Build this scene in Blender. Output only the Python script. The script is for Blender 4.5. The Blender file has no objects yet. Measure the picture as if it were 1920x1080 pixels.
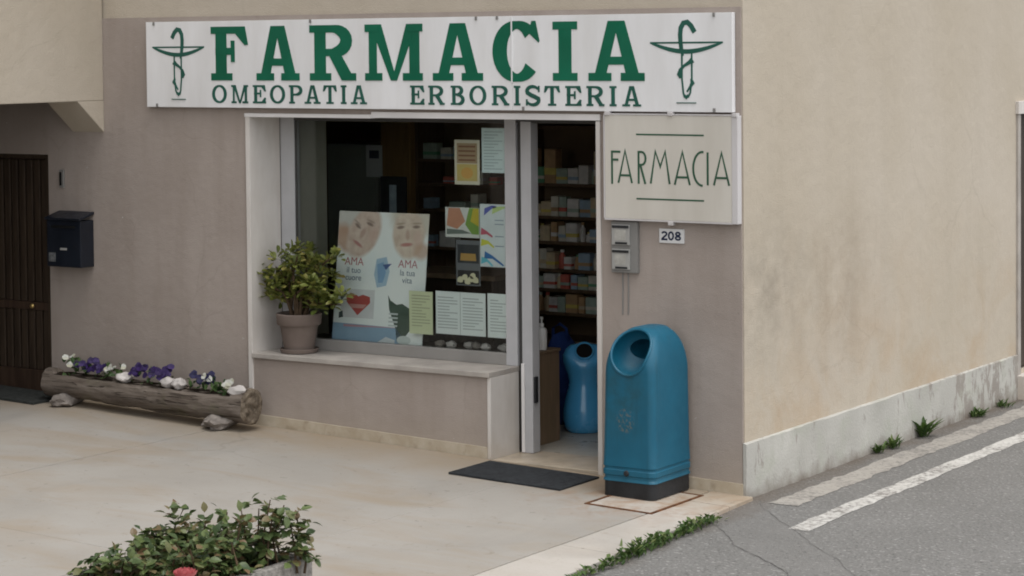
import bpy, bmesh, math, random
from mathutils import Vector, Matrix, noise as mnoise

random.seed(11)
PI = math.pi
scene = bpy.context.scene
col = scene.collection
V = Vector

# ------------------------------------------------------------------ camera
cam_data = bpy.data.cameras.new("camera")
cam = bpy.data.objects.new("camera", cam_data)
col.objects.link(cam)
YAW, PITCH, ROLL = 0.5772239, 0.0420732, -0.0092896
fw = V((-math.sin(YAW) * math.cos(PITCH), math.cos(YAW) * math.cos(PITCH), -math.sin(PITCH)))
rt = V((math.cos(YAW), math.sin(YAW), 0.0))
up = rt.cross(fw)
r2 = math.cos(ROLL) * rt + math.sin(ROLL) * up
u2 = -math.sin(ROLL) * rt + math.cos(ROLL) * up
mw = Matrix.Identity(4)
for i in range(3):
    mw[i][0], mw[i][1], mw[i][2] = r2[i], u2[i], -fw[i]
mw[0][3], mw[1][3], mw[2][3] = 5.932, -11.460, 2.550
cam.matrix_world = mw
cam_data.sensor_width = 36.0
cam_data.lens = 4322.11 / 1920.0 * 36.0
cam_data.shift_y = -0.144177
cam_data.clip_end = 2000.0
scene.camera = cam

# ------------------------------------------------------------------ sky, sun, exposure
SUN_EL, SUN_AZ = math.radians(72), math.radians(108)     # azimuth measured from +y (into the shop) clockwise
world = bpy.data.worlds.new("World")
scene.world = world
world.use_nodes = True
wn = world.node_tree.nodes
wn.clear()
sky = wn.new("ShaderNodeTexSky")
sky.sky_type = 'NISHITA'
sky.sun_disc = False
sky.sun_elevation = SUN_EL
sky.sun_rotation = SUN_AZ
sky.air_density = 1.0
sky.dust_density = 2.0
sky.ozone_density = 1.0
hs = wn.new("ShaderNodeHueSaturation")                    # an overcast, nearly grey sky
hs.inputs["Saturation"].default_value = 0.08
bg = wn.new("ShaderNodeBackground")
bg.inputs["Strength"].default_value = 0.15
wo = wn.new("ShaderNodeOutputWorld")
world.node_tree.links.new(sky.outputs[0], hs.inputs["Color"])
world.node_tree.links.new(hs.outputs[0], bg.inputs[0])
world.node_tree.links.new(bg.outputs[0], wo.inputs[0])

sun_data = bpy.data.lights.new("sun", 'SUN')
sun_data.energy = 0.6
sun_data.angle = math.radians(40)
sun_data.color = (1.0, 0.95, 0.88)
sun = bpy.data.objects.new("sun", sun_data)
col.objects.link(sun)
sd = V((math.sin(SUN_AZ) * math.cos(SUN_EL), math.cos(SUN_AZ) * math.cos(SUN_EL), math.sin(SUN_EL)))
sun.rotation_euler = sd.to_track_quat('Z', 'Y').to_euler()
sun.location = (4, -8, 12)

scene.view_settings.view_transform = 'Standard'
scene.view_settings.look = 'None'
scene.view_settings.gamma = 1.0
scene.view_settings.exposure = 0.96
scene.view_settings.use_curve_mapping = False
scene.cycles.filter_width = 1.9

# ------------------------------------------------------------------ materials
def lin(v):
    v /= 255.0
    return v / 12.92 if v <= 0.04045 else ((v + 0.055) / 1.055) ** 2.4

def rgb(r, g, b):
    return (lin(r), lin(g), lin(b), 1.0)

class NT:
    """small helper around a node tree"""
    def __init__(self, name, rough=0.8, spec=0.3):
        self.m = bpy.data.materials.new(name)
        self.m.use_nodes = True
        self.t = self.m.node_tree
        self.n = self.t.nodes
        self.b = self.n["Principled BSDF"]
        self.b.inputs["Roughness"].default_value = rough
        self.b.inputs["Specular IOR Level"].default_value = spec
        self.tc = self.n.new("ShaderNodeTexCoord")
        self.geo = self.n.new("ShaderNodeNewGeometry")
    def link(self, a, b):
        self.t.links.new(a, b)
    def coord(self, space, scale=(1, 1, 1), loc=(0, 0, 0)):
        mp = self.n.new("ShaderNodeMapping")
        self.link(self.geo.outputs["Position"] if space == 'W' else self.tc.outputs["Object"], mp.inputs[0])
        mp.inputs["Scale"].default_value = scale
        mp.inputs["Location"].default_value = loc
        return mp.outputs[0]
    def noise(self, vec, scale, detail=5, rough=0.55, dist=0.0):
        x = self.n.new("ShaderNodeTexNoise")
        x.inputs["Scale"].default_value = scale
        x.inputs["Detail"].default_value = detail
        x.inputs["Roughness"].default_value = rough
        x.inputs["Distortion"].default_value = dist
        self.link(vec, x.inputs["Vector"])
        return x.outputs["Fac"]
    def voronoi(self, vec, scale, feature='F1'):
        x = self.n.new("ShaderNodeTexVoronoi")
        x.feature = feature
        x.inputs["Scale"].default_value = scale
        self.link(vec, x.inputs["Vector"])
        return x.outputs["Distance"]
    def ramp(self, fac, a, b, va=0.0, vb=1.0):
        x = self.n.new("ShaderNodeMapRange")
        x.inputs["From Min"].default_value = a
        x.inputs["From Max"].default_value = b
        x.inputs["To Min"].default_value = va
        x.inputs["To Max"].default_value = vb
        self.link(fac, x.inputs["Value"])
        return x.outputs[0]
    def mix(self, fac, a, b, mode='MIX'):
        x = self.n.new("ShaderNodeMix")
        x.data_type = 'RGBA'
        x.blend_type = mode
        for s, v in ((x.inputs[0], fac), (x.inputs[6], a), (x.inputs[7], b)):
            if hasattr(v, "is_output"):
                self.link(v, s)
            else:
                s.default_value = v
        return x.outputs[2]
    def math(self, op, a, b=0.0):
        x = self.n.new("ShaderNodeMath")
        x.operation = op
        for s, v in ((x.inputs[0], a), (x.inputs[1], b)):
            if hasattr(v, "is_output"):
                self.link(v, s)
            else:
                s.default_value = v
        return x.outputs[0]
    def sep(self, vec):
        x = self.n.new("ShaderNodeSeparateXYZ")
        self.link(vec, x.inputs[0])
        return x.outputs
    def color(self, v):
        if hasattr(v, "is_output"):
            self.link(v, self.b.inputs["Base Color"])
        else:
            self.b.inputs["Base Color"].default_value = v
    def bump(self, h, strength=0.3, dist=0.01):
        x = self.n.new("ShaderNodeBump")
        x.inputs["Strength"].default_value = strength
        x.inputs["Distance"].default_value = dist
        self.link(h, x.inputs["Height"])
        self.link(x.outputs[0], self.b.inputs["Normal"])

def hairlines(n, base, v, scale, c, amount):
    """thin wandering cracks, broken up by a mask"""
    wv = n.n.new("ShaderNodeVectorMath"); wv.operation = 'ADD'
    nz = n.n.new("ShaderNodeTexNoise"); nz.inputs["Scale"].default_value = scale * 2.2; nz.inputs["Detail"].default_value = 5
    n.link(v, nz.inputs["Vector"])
    sc_ = n.n.new("ShaderNodeVectorMath"); sc_.operation = 'SCALE'; sc_.inputs[3].default_value = .35 / scale
    n.link(nz.outputs["Color"], sc_.inputs[0]); n.link(v, wv.inputs[0]); n.link(sc_.outputs[0], wv.inputs[1])
    e = n.voronoi(wv.outputs[0], scale, 'DISTANCE_TO_EDGE')
    m = n.math('MULTIPLY', n.ramp(e, .011, .003), n.ramp(n.noise(v, scale * .9, 3), .5, .62))
    return n.mix(n.math('MULTIPLY', m, amount), base, c)

def simple(name, c, rough=0.6, spec=0.3, var=0.12, scale=8, bump=0.0, bscale=60, space='O', metallic=0.0, coat=0.0, bdist=0.004):
    n = NT(name, rough, spec)
    v = n.coord(space)
    f = n.ramp(n.noise(v, scale, 6), 0.3, 0.7, 1 - var, 1 + var)
    cc = n.n.new("ShaderNodeCombineXYZ")
    for k in range(3):
        n.link(f, cc.inputs[k])
    n.color(n.mix(1.0, c, cc.outputs[0], 'MULTIPLY'))
    rr = n.ramp(n.noise(v, scale * 2.3, 4), 0.3, 0.7, max(0.02, rough - 0.1), min(1, rough + 0.1))
    n.link(rr, n.b.inputs["Roughness"])
    n.b.inputs["Metallic"].default_value = metallic
    n.b.inputs["Coat Weight"].default_value = coat
    if bump:
        n.bump(n.noise(v, bscale, 5), bump, bdist)
    return n.m

def L(r, g, b):
    return (r, g, b, 1.0)

# beige plaster of the house, with rain streaks, grey and ochre blotches
def m_beige():
    n = NT("beige_plaster", 0.9, 0.2)
    v = n.coord('W')
    vs = n.coord('W', (1.5, 1.5, 0.22))
    base = n.mix(n.ramp(n.noise(v, 0.9, 6), 0.3, 0.7), L(.445, .388, .308), L(.495, .44, .367))
    st = n.ramp(n.noise(vs, 2.2, 6, .6), 0.52, 0.75)
    base = n.mix(n.math('MULTIPLY', st, 0.2), base, L(.35, .305, .24))
    bl = n.ramp(n.noise(v, 1.9, 6, .65, .6), 0.44, 0.72)
    s = n.sep(v)
    low = n.ramp(s[2], 1.5, 0.3)
    base = n.mix(n.math('MULTIPLY', n.math('MULTIPLY', bl, low), 0.6), base, L(.40, .285, .175))
    # a broad grey smudge on the side wall close to the corner
    vv = n.n.new("ShaderNodeVectorMath"); vv.operation = 'DISTANCE'
    n.link(n.coord('W', (1, 1, 1.3)), vv.inputs[0]); vv.inputs[1].default_value = (0.0, .30, 1.45)
    sm = n.math('MULTIPLY', n.ramp(vv.outputs["Value"], .75, .1), n.ramp(n.noise(v, 4.5, 5, .65), .35, .7))
    base = n.mix(n.math('MULTIPLY', sm, .5), base, L(.20, .175, .14))
    vv2 = n.n.new("ShaderNodeVectorMath"); vv2.operation = 'DISTANCE'
    n.link(n.coord('W', (1, .7, 1)), vv2.inputs[0]); vv2.inputs[1].default_value = (0.0, .85, 1.05)
    sm2 = n.math('MULTIPLY', n.ramp(vv2.outputs["Value"], .7, .1), n.ramp(n.noise(v, 3.1, 5, .65), .3, .7))
    base = n.mix(n.math('MULTIPLY', sm2, .55), base, L(.27, .21, .15))
    base = hairlines(n, base, v, 1.1, L(.24, .205, .16), .13)
    sp = n.ramp(n.noise(v, 38, 3), 0.66, 0.74)
    base = n.mix(n.math('MULTIPLY', sp, .2), base, L(.42, .37, .31))
    n.color(base)
    n.bump(n.math('ADD', n.noise(v, 130, 4), n.math('MULTIPLY', n.noise(v, 9, 4), 2.0)), 0.45, 0.008)
    return n.m

def m_taupe():
    n = NT("taupe_plaster", 0.88, 0.25)
    v = n.coord('W')
    vs = n.coord('W', (2.0, 2.0, .3))
    base = n.mix(n.ramp(n.noise(v, 1.4, 6), .3, .7), L(.30, .253, .222), L(.365, .315, .282))
    st = n.ramp(n.noise(vs, 3.2, 5, .6), .46, .72)
    base = n.mix(n.math('MULTIPLY', st, .42), base, L(.265, .222, .19))
    sc = n.ramp(n.noise(n.coord('W', (1, 1, 2.2)), 7, 6, .7, .5), .67, .74)
    base = n.mix(n.math('MULTIPLY', sc, .55), base, L(.52, .485, .46))
    base = hairlines(n, base, v, 1.5, L(.15, .13, .11), .12)
    ch = n.ramp(n.noise(n.coord('W', (1, 1, 1.4), (3, 1, 2)), 15, 3, .5), .735, .755)
    base = n.mix(n.math('MULTIPLY', ch, .8), base, L(.60, .57, .54))
    ch2 = n.ramp(n.noise(n.coord('W', (1, 1, 1.2), (9, 4, 7)), 12, 4, .6), .72, .76)
    base = n.mix(n.math('MULTIPLY', ch2, .6), base, L(.13, .11, .10))
    s = n.sep(v)
    low = n.ramp(n.math('SUBTRACT', s[2], n.math('MULTIPLY', n.noise(v, 4, 4), .35)), .15, -.1)
    base = n.mix(n.math('MULTIPLY', low, .4), base, L(.36, .31, .25))
    n.color(base)
    n.bump(n.math('ADD', n.noise(v, 150, 3), n.math('MULTIPLY', n.noise(v, 14, 4), 1.5)), .4, .006)
    return n.m

def m_plinth():
    n = NT("grey_plinth_render", .9, .2)
    v = n.coord('W')
    vs = n.coord('W', (1, 1, .45))
    base = n.mix(n.ramp(n.noise(v, 3, 6), .3, .7), L(.37, .36, .33), L(.46, .45, .415))
    s = n.sep(v)
    far = n.ramp(s[1], 1.9, 3.6)
    peel = n.ramp(n.math('ADD', n.noise(vs, 7.5, 7, .68, .4), n.math('MULTIPLY', far, .13)), .60, .67)
    base = n.mix(n.math('MULTIPLY', peel, .75), base, L(.235, .205, .18))
    gr = n.ramp(n.noise(v, 5, 6, .65), .50, .70)
    base = n.mix(n.math('MULTIPLY', gr, .6), base, L(.36, .37, .31))
    dirt_shade = n.ramp(n.math('ADD', s[2], n.math('MULTIPLY', n.noise(v, 8, 5), .22)), .17, .04)
    base = n.mix(n.math('MULTIPLY', dirt_shade, .85), base, L(.13, .10, .075))
    n.color(base)
    n.bump(n.math('ADD', n.noise(v, 60, 5), n.math('MULTIPLY', peel, -.5)), .4, .008)
    return n.m

def m_stone():
    n = NT("pale_marble", .55, .35)
    v = n.coord('W')
    base = n.mix(n.ramp(n.noise(n.coord('W', (1, 1, .35)), 5, 6, .6), .3, .7), L(.53, .49, .45), L(.66, .63, .60))
    s = n.sep(v)
    d = n.ramp(n.math('ADD', s[2], n.math('MULTIPLY', n.noise(v, 9, 5), .25)), .30, .12)
    base = n.mix(n.math('MULTIPLY', d, .4), base, L(.42, .33, .22))
    n.color(base)
    n.bump(n.noise(v, 40, 5), .1, .003)
    return n.m

def m_baseboard():
    n = NT("stained_baseboard_stone", .75, .25)
    v = n.coord('W')
    base = n.mix(n.ramp(n.noise(v, 6, 6, .6), .3, .7), L(.36, .295, .21), L(.50, .445, .36))
    n.color(n.mix(n.math('MULTIPLY', n.ramp(n.noise(v, 14, 4), .58, .72), .5), base, L(.24, .19, .13)))
    n.bump(n.noise(v, 60, 5), .25, .004)
    return n.m

def m_paving(edge=False):
    n = NT("paving_edge_stone" if edge else "paving_concrete", .78, .25)
    v = n.coord('W')
    a, b = (L(.40, .37, .335), L(.455, .425, .39)) if edge else (L(.285, .266, .240), L(.335, .317, .292))
    base = n.mix(n.ramp(n.noise(v, 1.1, 7, .6), .3, .7), a, b)
    st = n.ramp(n.noise(n.coord('W', (.55, 1.6, 1)), 1.3, 6, .62, .7), .48, .70)
    base = n.mix(n.math('MULTIPLY', st, .55 if not edge else .25), base, L(.27, .205, .135))
    st2 = n.ramp(n.noise(n.coord('W', (.9, .45, 1), (4, 2, 0)), 1.8, 6, .62, .7), .52, .72)
    base = n.mix(n.math('MULTIPLY', st2, .4), base, L(.24, .228, .21))
    # rust and earth washed out along the foot of the wall
    s = n.sep(v)
    near = n.ramp(n.math('ADD', s[1], n.math('MULTIPLY', n.noise(v, 2.5, 5, .6), .8)), -.35, .40)
    base = n.mix(n.math('MULTIPLY', near, .65), base, L(.29, .215, .13))
    base = hairlines(n, base, v, .8, L(.17, .15, .125), .3)
    gum = n.ramp(n.noise(n.coord('W', (1, 1, 1), (2, 9, 0)), 17, 2, .5), .715, .73)
    base = n.mix(n.math('MULTIPLY', gum, .35), base, L(.15, .135, .115))
    sc = n.ramp(n.noise(n.coord('W', (1, 1, 1), (7, 3, 0)), 9, 6, .7, .8), .60, .68)
    base = n.mix(n.math('MULTIPLY', sc, .35), base, L(.22, .18, .135))
    vr = n.n.new("ShaderNodeVectorMath"); vr.operation = 'DISTANCE'
    n.link(n.coord('W', (1, 1, 0)), vr.inputs[0]); vr.inputs[1].default_value = (-.42, -.42, 0)
    ru = n.math('MULTIPLY', n.ramp(vr.outputs["Value"], .75, .25), n.ramp(n.noise(v, 6, 6, .65, .5), .42, .62))
    base = n.mix(n.math('MULTIPLY', ru, .55), base, L(.25, .135, .06))
    sp = n.ramp(n.noise(v, 55, 3), .60, .70)
    base = n.mix(n.math('MULTIPLY', sp, .3), base, L(.25, .22, .18))
    n.color(base)
    n.bump(n.math('ADD', n.noise(v, 140, 3), n.noise(v, 22, 4)), .14, .003)
    return n.m

def m_asphalt(patch=False):
    n = NT("asphalt_patch" if patch else "worn_asphalt", .92, .2)
    v = n.coord('W')
    base = n.mix(n.ramp(n.noise(v, 1.6, 6, .6), .3, .7), L(.152, .15, .144), L(.20, .197, .19))
    if patch:
        base = n.mix(n.ramp(n.noise(v, 2.0, 6, .6), .3, .7), L(.15, .147, .141), L(.185, .181, .174))
    agg = n.ramp(n.voronoi(v, 48 if not patch else 90), .1, .6)
    base = n.mix(n.math('MULTIPLY', agg, .55 if not patch else .25), base, L(.14, .136, .13))
    sp = n.ramp(n.noise(v, 40, 3), .58, .66)
    base = n.mix(n.math('MULTIPLY', sp, .5 if not patch else .3), base, L(.36, .35, .34))
    sd_ = n.ramp(n.noise(v, 47, 3, .5), .60, .68)
    base = n.mix(n.math('MULTIPLY', sd_, .6), base, L(.06, .058, .056))
    s = n.sep(v)
    # earth plus contact shade painted along the foot of the side wall
    dirt_shade = n.ramp(n.math('ADD', s[0], n.math('MULTIPLY', n.noise(v, 4, 5, .6), .45)), .50, .20)
    base = n.mix(n.math('MULTIPLY', dirt_shade, .75), base, L(.11, .086, .066))
    n.color(base)
    n.bump(n.math('ADD', n.math('MULTIPLY', agg, -1.0), n.noise(v, 60, 3)), .55 if not patch else .3, .006)
    return n.m

def m_paint(name, c, wear):
    n = NT(name, .75, .3)
    v = n.coord('W')
    w = n.ramp(n.math('ADD', n.noise(v, 34, 5, .7), n.math('MULTIPLY', n.noise(v, 3, 4), .5)), wear - .03, wear + .15)
    base = n.mix(w, c, L(.17, .16, .15))
    n.color(n.mix(n.math('MULTIPLY', n.ramp(n.noise(v, 9, 5), .4, .75), .35), base, L(.22, .20, .18)))
    n.bump(n.noise(v, 80, 3), .35, .004)
    return n.m

def m_signwhite(name, c):
    n = NT(name, .5, .35)
    v = n.coord('W')
    base = n.mix(n.ramp(n.noise(n.coord('W', (1, 1, .2)), 4, 5, .6), .35, .75), c, (c[0] * .84, c[1] * .83, c[2] * .81, 1))
    n.color(base)
    n.bump(n.noise(v, 3, 3), .05, .01)
    return n.m

def m_log():
    n = NT("weathered_log_wood", .95, .15)
    v = n.coord('O', (1.2, 9, 9))
    base = n.mix(n.ramp(n.noise(v, 2.5, 7, .65, .4), .3, .7), L(.09, .07, .056), L(.235, .20, .17))
    o = n.coord('O')
    ms = n.ramp(n.noise(o, 5, 5, .6), .55, .7)
    base = n.mix(n.math('MULTIPLY', ms, .4), base, L(.15, .15, .085))
    ck = n.ramp(n.noise(n.coord('O', (.9, 16, 16)), 3.2, 4, .5, .8), .60, .66)
    base = n.mix(n.math('MULTIPLY', ck, .6), base, L(.045, .032, .024))
    n.color(base)
    n.bump(n.math('SUBTRACT', n.noise(v, 5, 7, .7), ck), .9, .02)
    return n.m

def m_logend():
    n = NT("rough_log_end", .95, .15)
    o = n.coord('O')
    base = n.mix(n.ramp(n.noise(o, 16, 6, .7), .3, .7), L(.05, .038, .028), L(.30, .245, .185))
    n.color(base)
    n.bump(n.noise(o, 22, 6, .7), 1.0, .03)
    return n.m

def m_wood(name, a, b, axis=(14, 14, 1.2), rough=.55):
    n = NT(name, rough, .35)
    v = n.coord('O', axis)
    n.color(n.mix(n.ramp(n.noise(v, 2.2, 6, .6, .6), .3, .7), a, b))
    n.bump(n.noise(v, 5, 5), .15, .003)
    return n.m

def m_leaf(name, a, b, c, rough=.5, trans=.25):
    n = NT(name, rough, .35)
    oi = n.n.new("ShaderNodeObjectInfo")
    r = n.math('FRACT', n.math('ADD', n.geo.outputs["Random Per Island"], oi.outputs["Random"]))
    base = n.mix(n.ramp(r, 0, .65), a, b)
    base = n.mix(n.ramp(r, .72, .98), base, c)
    n.color(base)
    out = n.n["Material Output"]
    tr = n.n.new("ShaderNodeBsdfTranslucent")
    n.link(base, tr.inputs[0])
    mx = n.n.new("ShaderNodeMixShader")
    mx.inputs[0].default_value = trans
    n.link(n.b.outputs[0], mx.inputs[1]); n.link(tr.outputs[0], mx.inputs[2])
    n.link(mx.outputs[0], out.inputs[0])
    return n.m

def m_glass():
    n = NT("window_glass", .03, .5)
    out = n.n["Material Output"]
    tr = n.n.new("ShaderNodeBsdfTransparent"); tr.inputs[0].default_value = (.965, .985, .975, 1)
    gl = n.n.new("ShaderNodeBsdfGlossy"); gl.inputs["Roughness"].default_value = .02
    fr = n.n.new("ShaderNodeFresnel"); fr.inputs[0].default_value = 1.3
    mx = n.n.new("ShaderNodeMixShader")
    n.link(fr.outputs[0], mx.inputs[0]); n.link(tr.outputs[0], mx.inputs[1]); n.link(gl.outputs[0], mx.inputs[2])
    n.link(mx.outputs[0], out.inputs[0])
    return n.m

def m_bin():
    n = NT("teal_bin_plastic", .42, .4)
    v = n.coord('O')
    base = n.mix(n.ramp(n.noise(v, 4, 6, .6), .3, .7), L(.004, .083, .142), L(.006, .108, .18))
    dust = n.ramp(n.noise(n.coord('O', (1, 1, .4)), 7, 6, .65), .52, .75)
    base = n.mix(n.math('MULTIPLY', dust, .10), base, L(.06, .15, .19))
    s = n.sep(n.tc.outputs["Object"])
    bd = n.n.new("ShaderNodeVectorMath"); bd.operation = 'DISTANCE'
    n.link(n.coord('O', (1, .6, .8)), bd.inputs[0]); bd.inputs[1].default_value = (-.03, -.13, .45)
    gm = n.math('MULTIPLY', n.ramp(bd.outputs["Value"], .22, .04), n.ramp(n.noise(v, 11, 6, .7), .38, .62))
    base = n.mix(n.math('MULTIPLY', gm, .6), base, L(.012, .05, .055))
    ed = n.n.new("ShaderNodeVectorMath"); ed.operation = 'DISTANCE'
    n.link(n.coord('O', (1, 1, .85)), ed.inputs[0]); ed.inputs[1].default_value = (-.015, -.215, .365)
    em = n.math('MULTIPLY', n.ramp(ed.outputs["Value"], .062, .05), n.ramp(n.noise(v, 42, 4, .6), .5, .58))
    base = n.mix(n.math('MULTIPLY', em, .55), base, L(.13, .125, .10))
    run = n.ramp(n.noise(n.coord('O', (9, 9, .5)), 3, 4, .6), .58, .72)
    base = n.mix(n.math('MULTIPLY', run, .3), base, L(.008, .05, .065))
    low = n.ramp(n.math('ADD', s[2], n.math('MULTIPLY', n.noise(v, 9, 4), .12)), .22, .08)
    base = n.mix(n.math('MULTIPLY', low, .3), base, L(.05, .09, .10))
    n.color(base)
    n.link(n.ramp(n.noise(v, 9, 5), .3, .7, .36, .55), n.b.inputs["Roughness"])
    n.bump(n.noise(v, 60, 3), .04, .002)
    return n.m

MAT = dict(
    beige=m_beige(), taupe=m_taupe(), plinth=m_plinth(), stone=m_stone(), baseboard=m_baseboard(),
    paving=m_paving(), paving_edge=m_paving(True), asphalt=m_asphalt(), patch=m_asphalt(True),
    line=m_paint("white_road_paint", L(.52, .51, .485), .735), line_old=m_paint("faded_road_paint", L(.34, .32, .29), .735),
    sign=m_signwhite("white_sign_sheet", L(.77, .77, .78)), panel=m_signwhite("cream_sign_sheet", L(.585, .555, .50)),
    panel_frame=m_signwhite("white_sign_frame", L(.55, .53, .53)),
    green=simple("green_vinyl", L(.0035, .115, .062), .5, .3, .15, 3), green_dark=simple("dark_green_vinyl", L(.018, .092, .068), .5, .3, .15, 6),
    green_panel=simple("dull_green_paint", L(.03, .085, .05), .6, .3, .15, 6),
    alu=simple("grey_aluminium", L(.43, .43, .44), .42, .5, .08, 5, space='W'),
    alu_dark=simple("dark_metal_gap", L(.06, .058, .055), .6, .3, .1, 5),
    white_strip=simple("white_metal_strip", L(.72, .70, .69), .5, .4, .08, 4, space='W'),
    sill=simple('worn_sill_stone', L(.36, .33, .30), .6, .3, .2, 5, .15, 50, space='W'),
    card=simple('dull_card', L(.36, .35, .32), .7, .3, .2, 20),
    rail=simple('shaded_grey_rail', L(.26, .25, .235), .5, .4, .1, 5, space='W'),
    glass=m_glass(), bin=m_bin(),
    black_plastic=simple("black_plastic", L(.017, .018, .02), .6, .35, .3, 8, .2, 90),
    mat=simple("dark_grey_mat", L(.035, .038, .042), .95, .15, .25, 25, .8, 320, bdist=.008),
    mat_green=simple("dark_green_mat", L(.04, .043, .041), .95, .15, .3, 25, .8, 300, bdist=.008),
    mailbox=simple("dark_blue_metal", L(.007, .010, .017), .42, .5, .25, 6),
    paper=simple("white_paper", L(.74, .79, .78), .8, .2, .04, 3), paper_yellow=simple("yellow_paper", L(.64, .68, .46), .8, .2, .04, 3),
    concrete=simple("exposed_aggregate_concrete", L(.25, .235, .215), .95, .2, .35, 45, .7, 110, bdist=.008),
    soil=simple("dark_soil", L(.03, .022, .016), 1, .1, .4, 30, .9, 60, bdist=.02),
    rock=simple("grey_brown_stone", L(.22, .195, .175), .95, .2, .35, 14, .8, 30, bdist=.02),
    rock_white=simple("pale_stone", L(.48, .45, .43), .85, .2, .2, 9, .4, 30),
    pot=simple("mauve_terracotta", L(.165, .13, .112), .85, .2, .12, 7, .15, 60),
    rust=simple("rusty_iron", L(.10, .042, .018), .9, .2, .5, 18, .5, 70),
    tile=simple("pale_floor_tile", L(.40, .375, .325), .35, .4, .12, 5),
    threshold=simple("worn_marble_threshold", L(.42, .355, .275), .4, .4, .2, 6),
    dark_wood=m_wood("dark_brown_wood", L(.022, .014, .009), L(.05, .034, .022)), shelf_wood=m_wood("shelf_brown_wood", L(.10, .062, .036), L(.17, .11, .065)),
    door_wood=m_wood("brown_door_wood", L(.030, .017, .011), L(.062, .038, .025)),
    cab_wood=m_wood("mid_brown_wood", L(.17, .122, .072), L(.24, .165, .11)),
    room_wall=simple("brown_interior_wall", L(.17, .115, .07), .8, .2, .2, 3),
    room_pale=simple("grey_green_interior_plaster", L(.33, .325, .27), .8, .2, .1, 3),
    log=m_log(), log_end=m_logend(),
    rose_leaf=m_leaf("rose_leaf", L(.034, .062, .022), L(.12, .16, .055), L(.17, .11, .06), .36),
    jade_leaf=m_leaf("succulent_leaf", L(.075, .10, .022), L(.19, .215, .05), L(.33, .29, .09), .4),
    weed_leaf=m_leaf("weed_leaf", L(.03, .065, .015), L(.075, .13, .03), L(.14, .17, .06), .6),
    pansy_leaf=m_leaf("pansy_leaf", L(.025, .055, .018), L(.06, .11, .03), L(.09, .14, .05), .55),
    stem=simple("brown_stem", L(.075, .05, .03), .9, .2, .3, 20),
    purple=m_leaf("purple_petal", L(.022, .012, .065), L(.05, .026, .13), L(.02, .012, .04), .6),
    navy=m_leaf("navy_petal", L(.012, .012, .045), L(.028, .026, .085), L(.02, .012, .05), .6),
    white_petal=m_leaf("white_petal", L(.55, .56, .50), L(.64, .64, .60), L(.50, .49, .36), .6),
    pink=m_leaf("pink_petal", L(.48, .10, .11), L(.56, .15, .16), L(.6, .2, .2), .5),
    gourd=simple("glossy_blue_plastic", L(.07, .33, .60), .22, .5, .06, 3, coat=.4),
    navy_cloth=simple("navy_cloth", L(.012, .03, .12), .9, .2, .3, 9),
    white_plastic=simple("white_plastic", L(.72, .72, .70), .4, .4, .05, 4),
    grey_plastic=simple("grey_plastic", L(.20, .195, .185), .5, .4, .1, 6),
    grey_light=simple("pale_grey_plastic", L(.32, .315, .30), .5, .4, .1, 6),
    plate=simple("white_enamel", L(.64, .64, .64), .35, .5, .05, 5),
    ink=simple("dark_blue_ink", L(.012, .02, .05), .5, .3, .1, 5),
    black_hole=simple("dark_cavity", L(.01, .01, .01), .9, .1, .1, 5),
)

# ------------------------------------------------------------------ mesh helpers
ORIGIN = {}

def origin_of(o):
    return ORIGIN.get(o.name, V((0, 0, 0)))

def tag(o, label=None, cat=None, group=None, kind=None):
    if label: o["label"] = label
    if cat: o["category"] = cat
    if group: o["group"] = group
    if kind: o["kind"] = kind
    return o

def thing(name, label, cat, loc=(0, 0, 0), group=None):
    o = bpy.data.objects.new(name, None)
    o.empty_display_size = .1
    col.objects.link(o)
    o.location = loc
    ORIGIN[o.name] = V(loc)
    return tag(o, label, cat, group)

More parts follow.
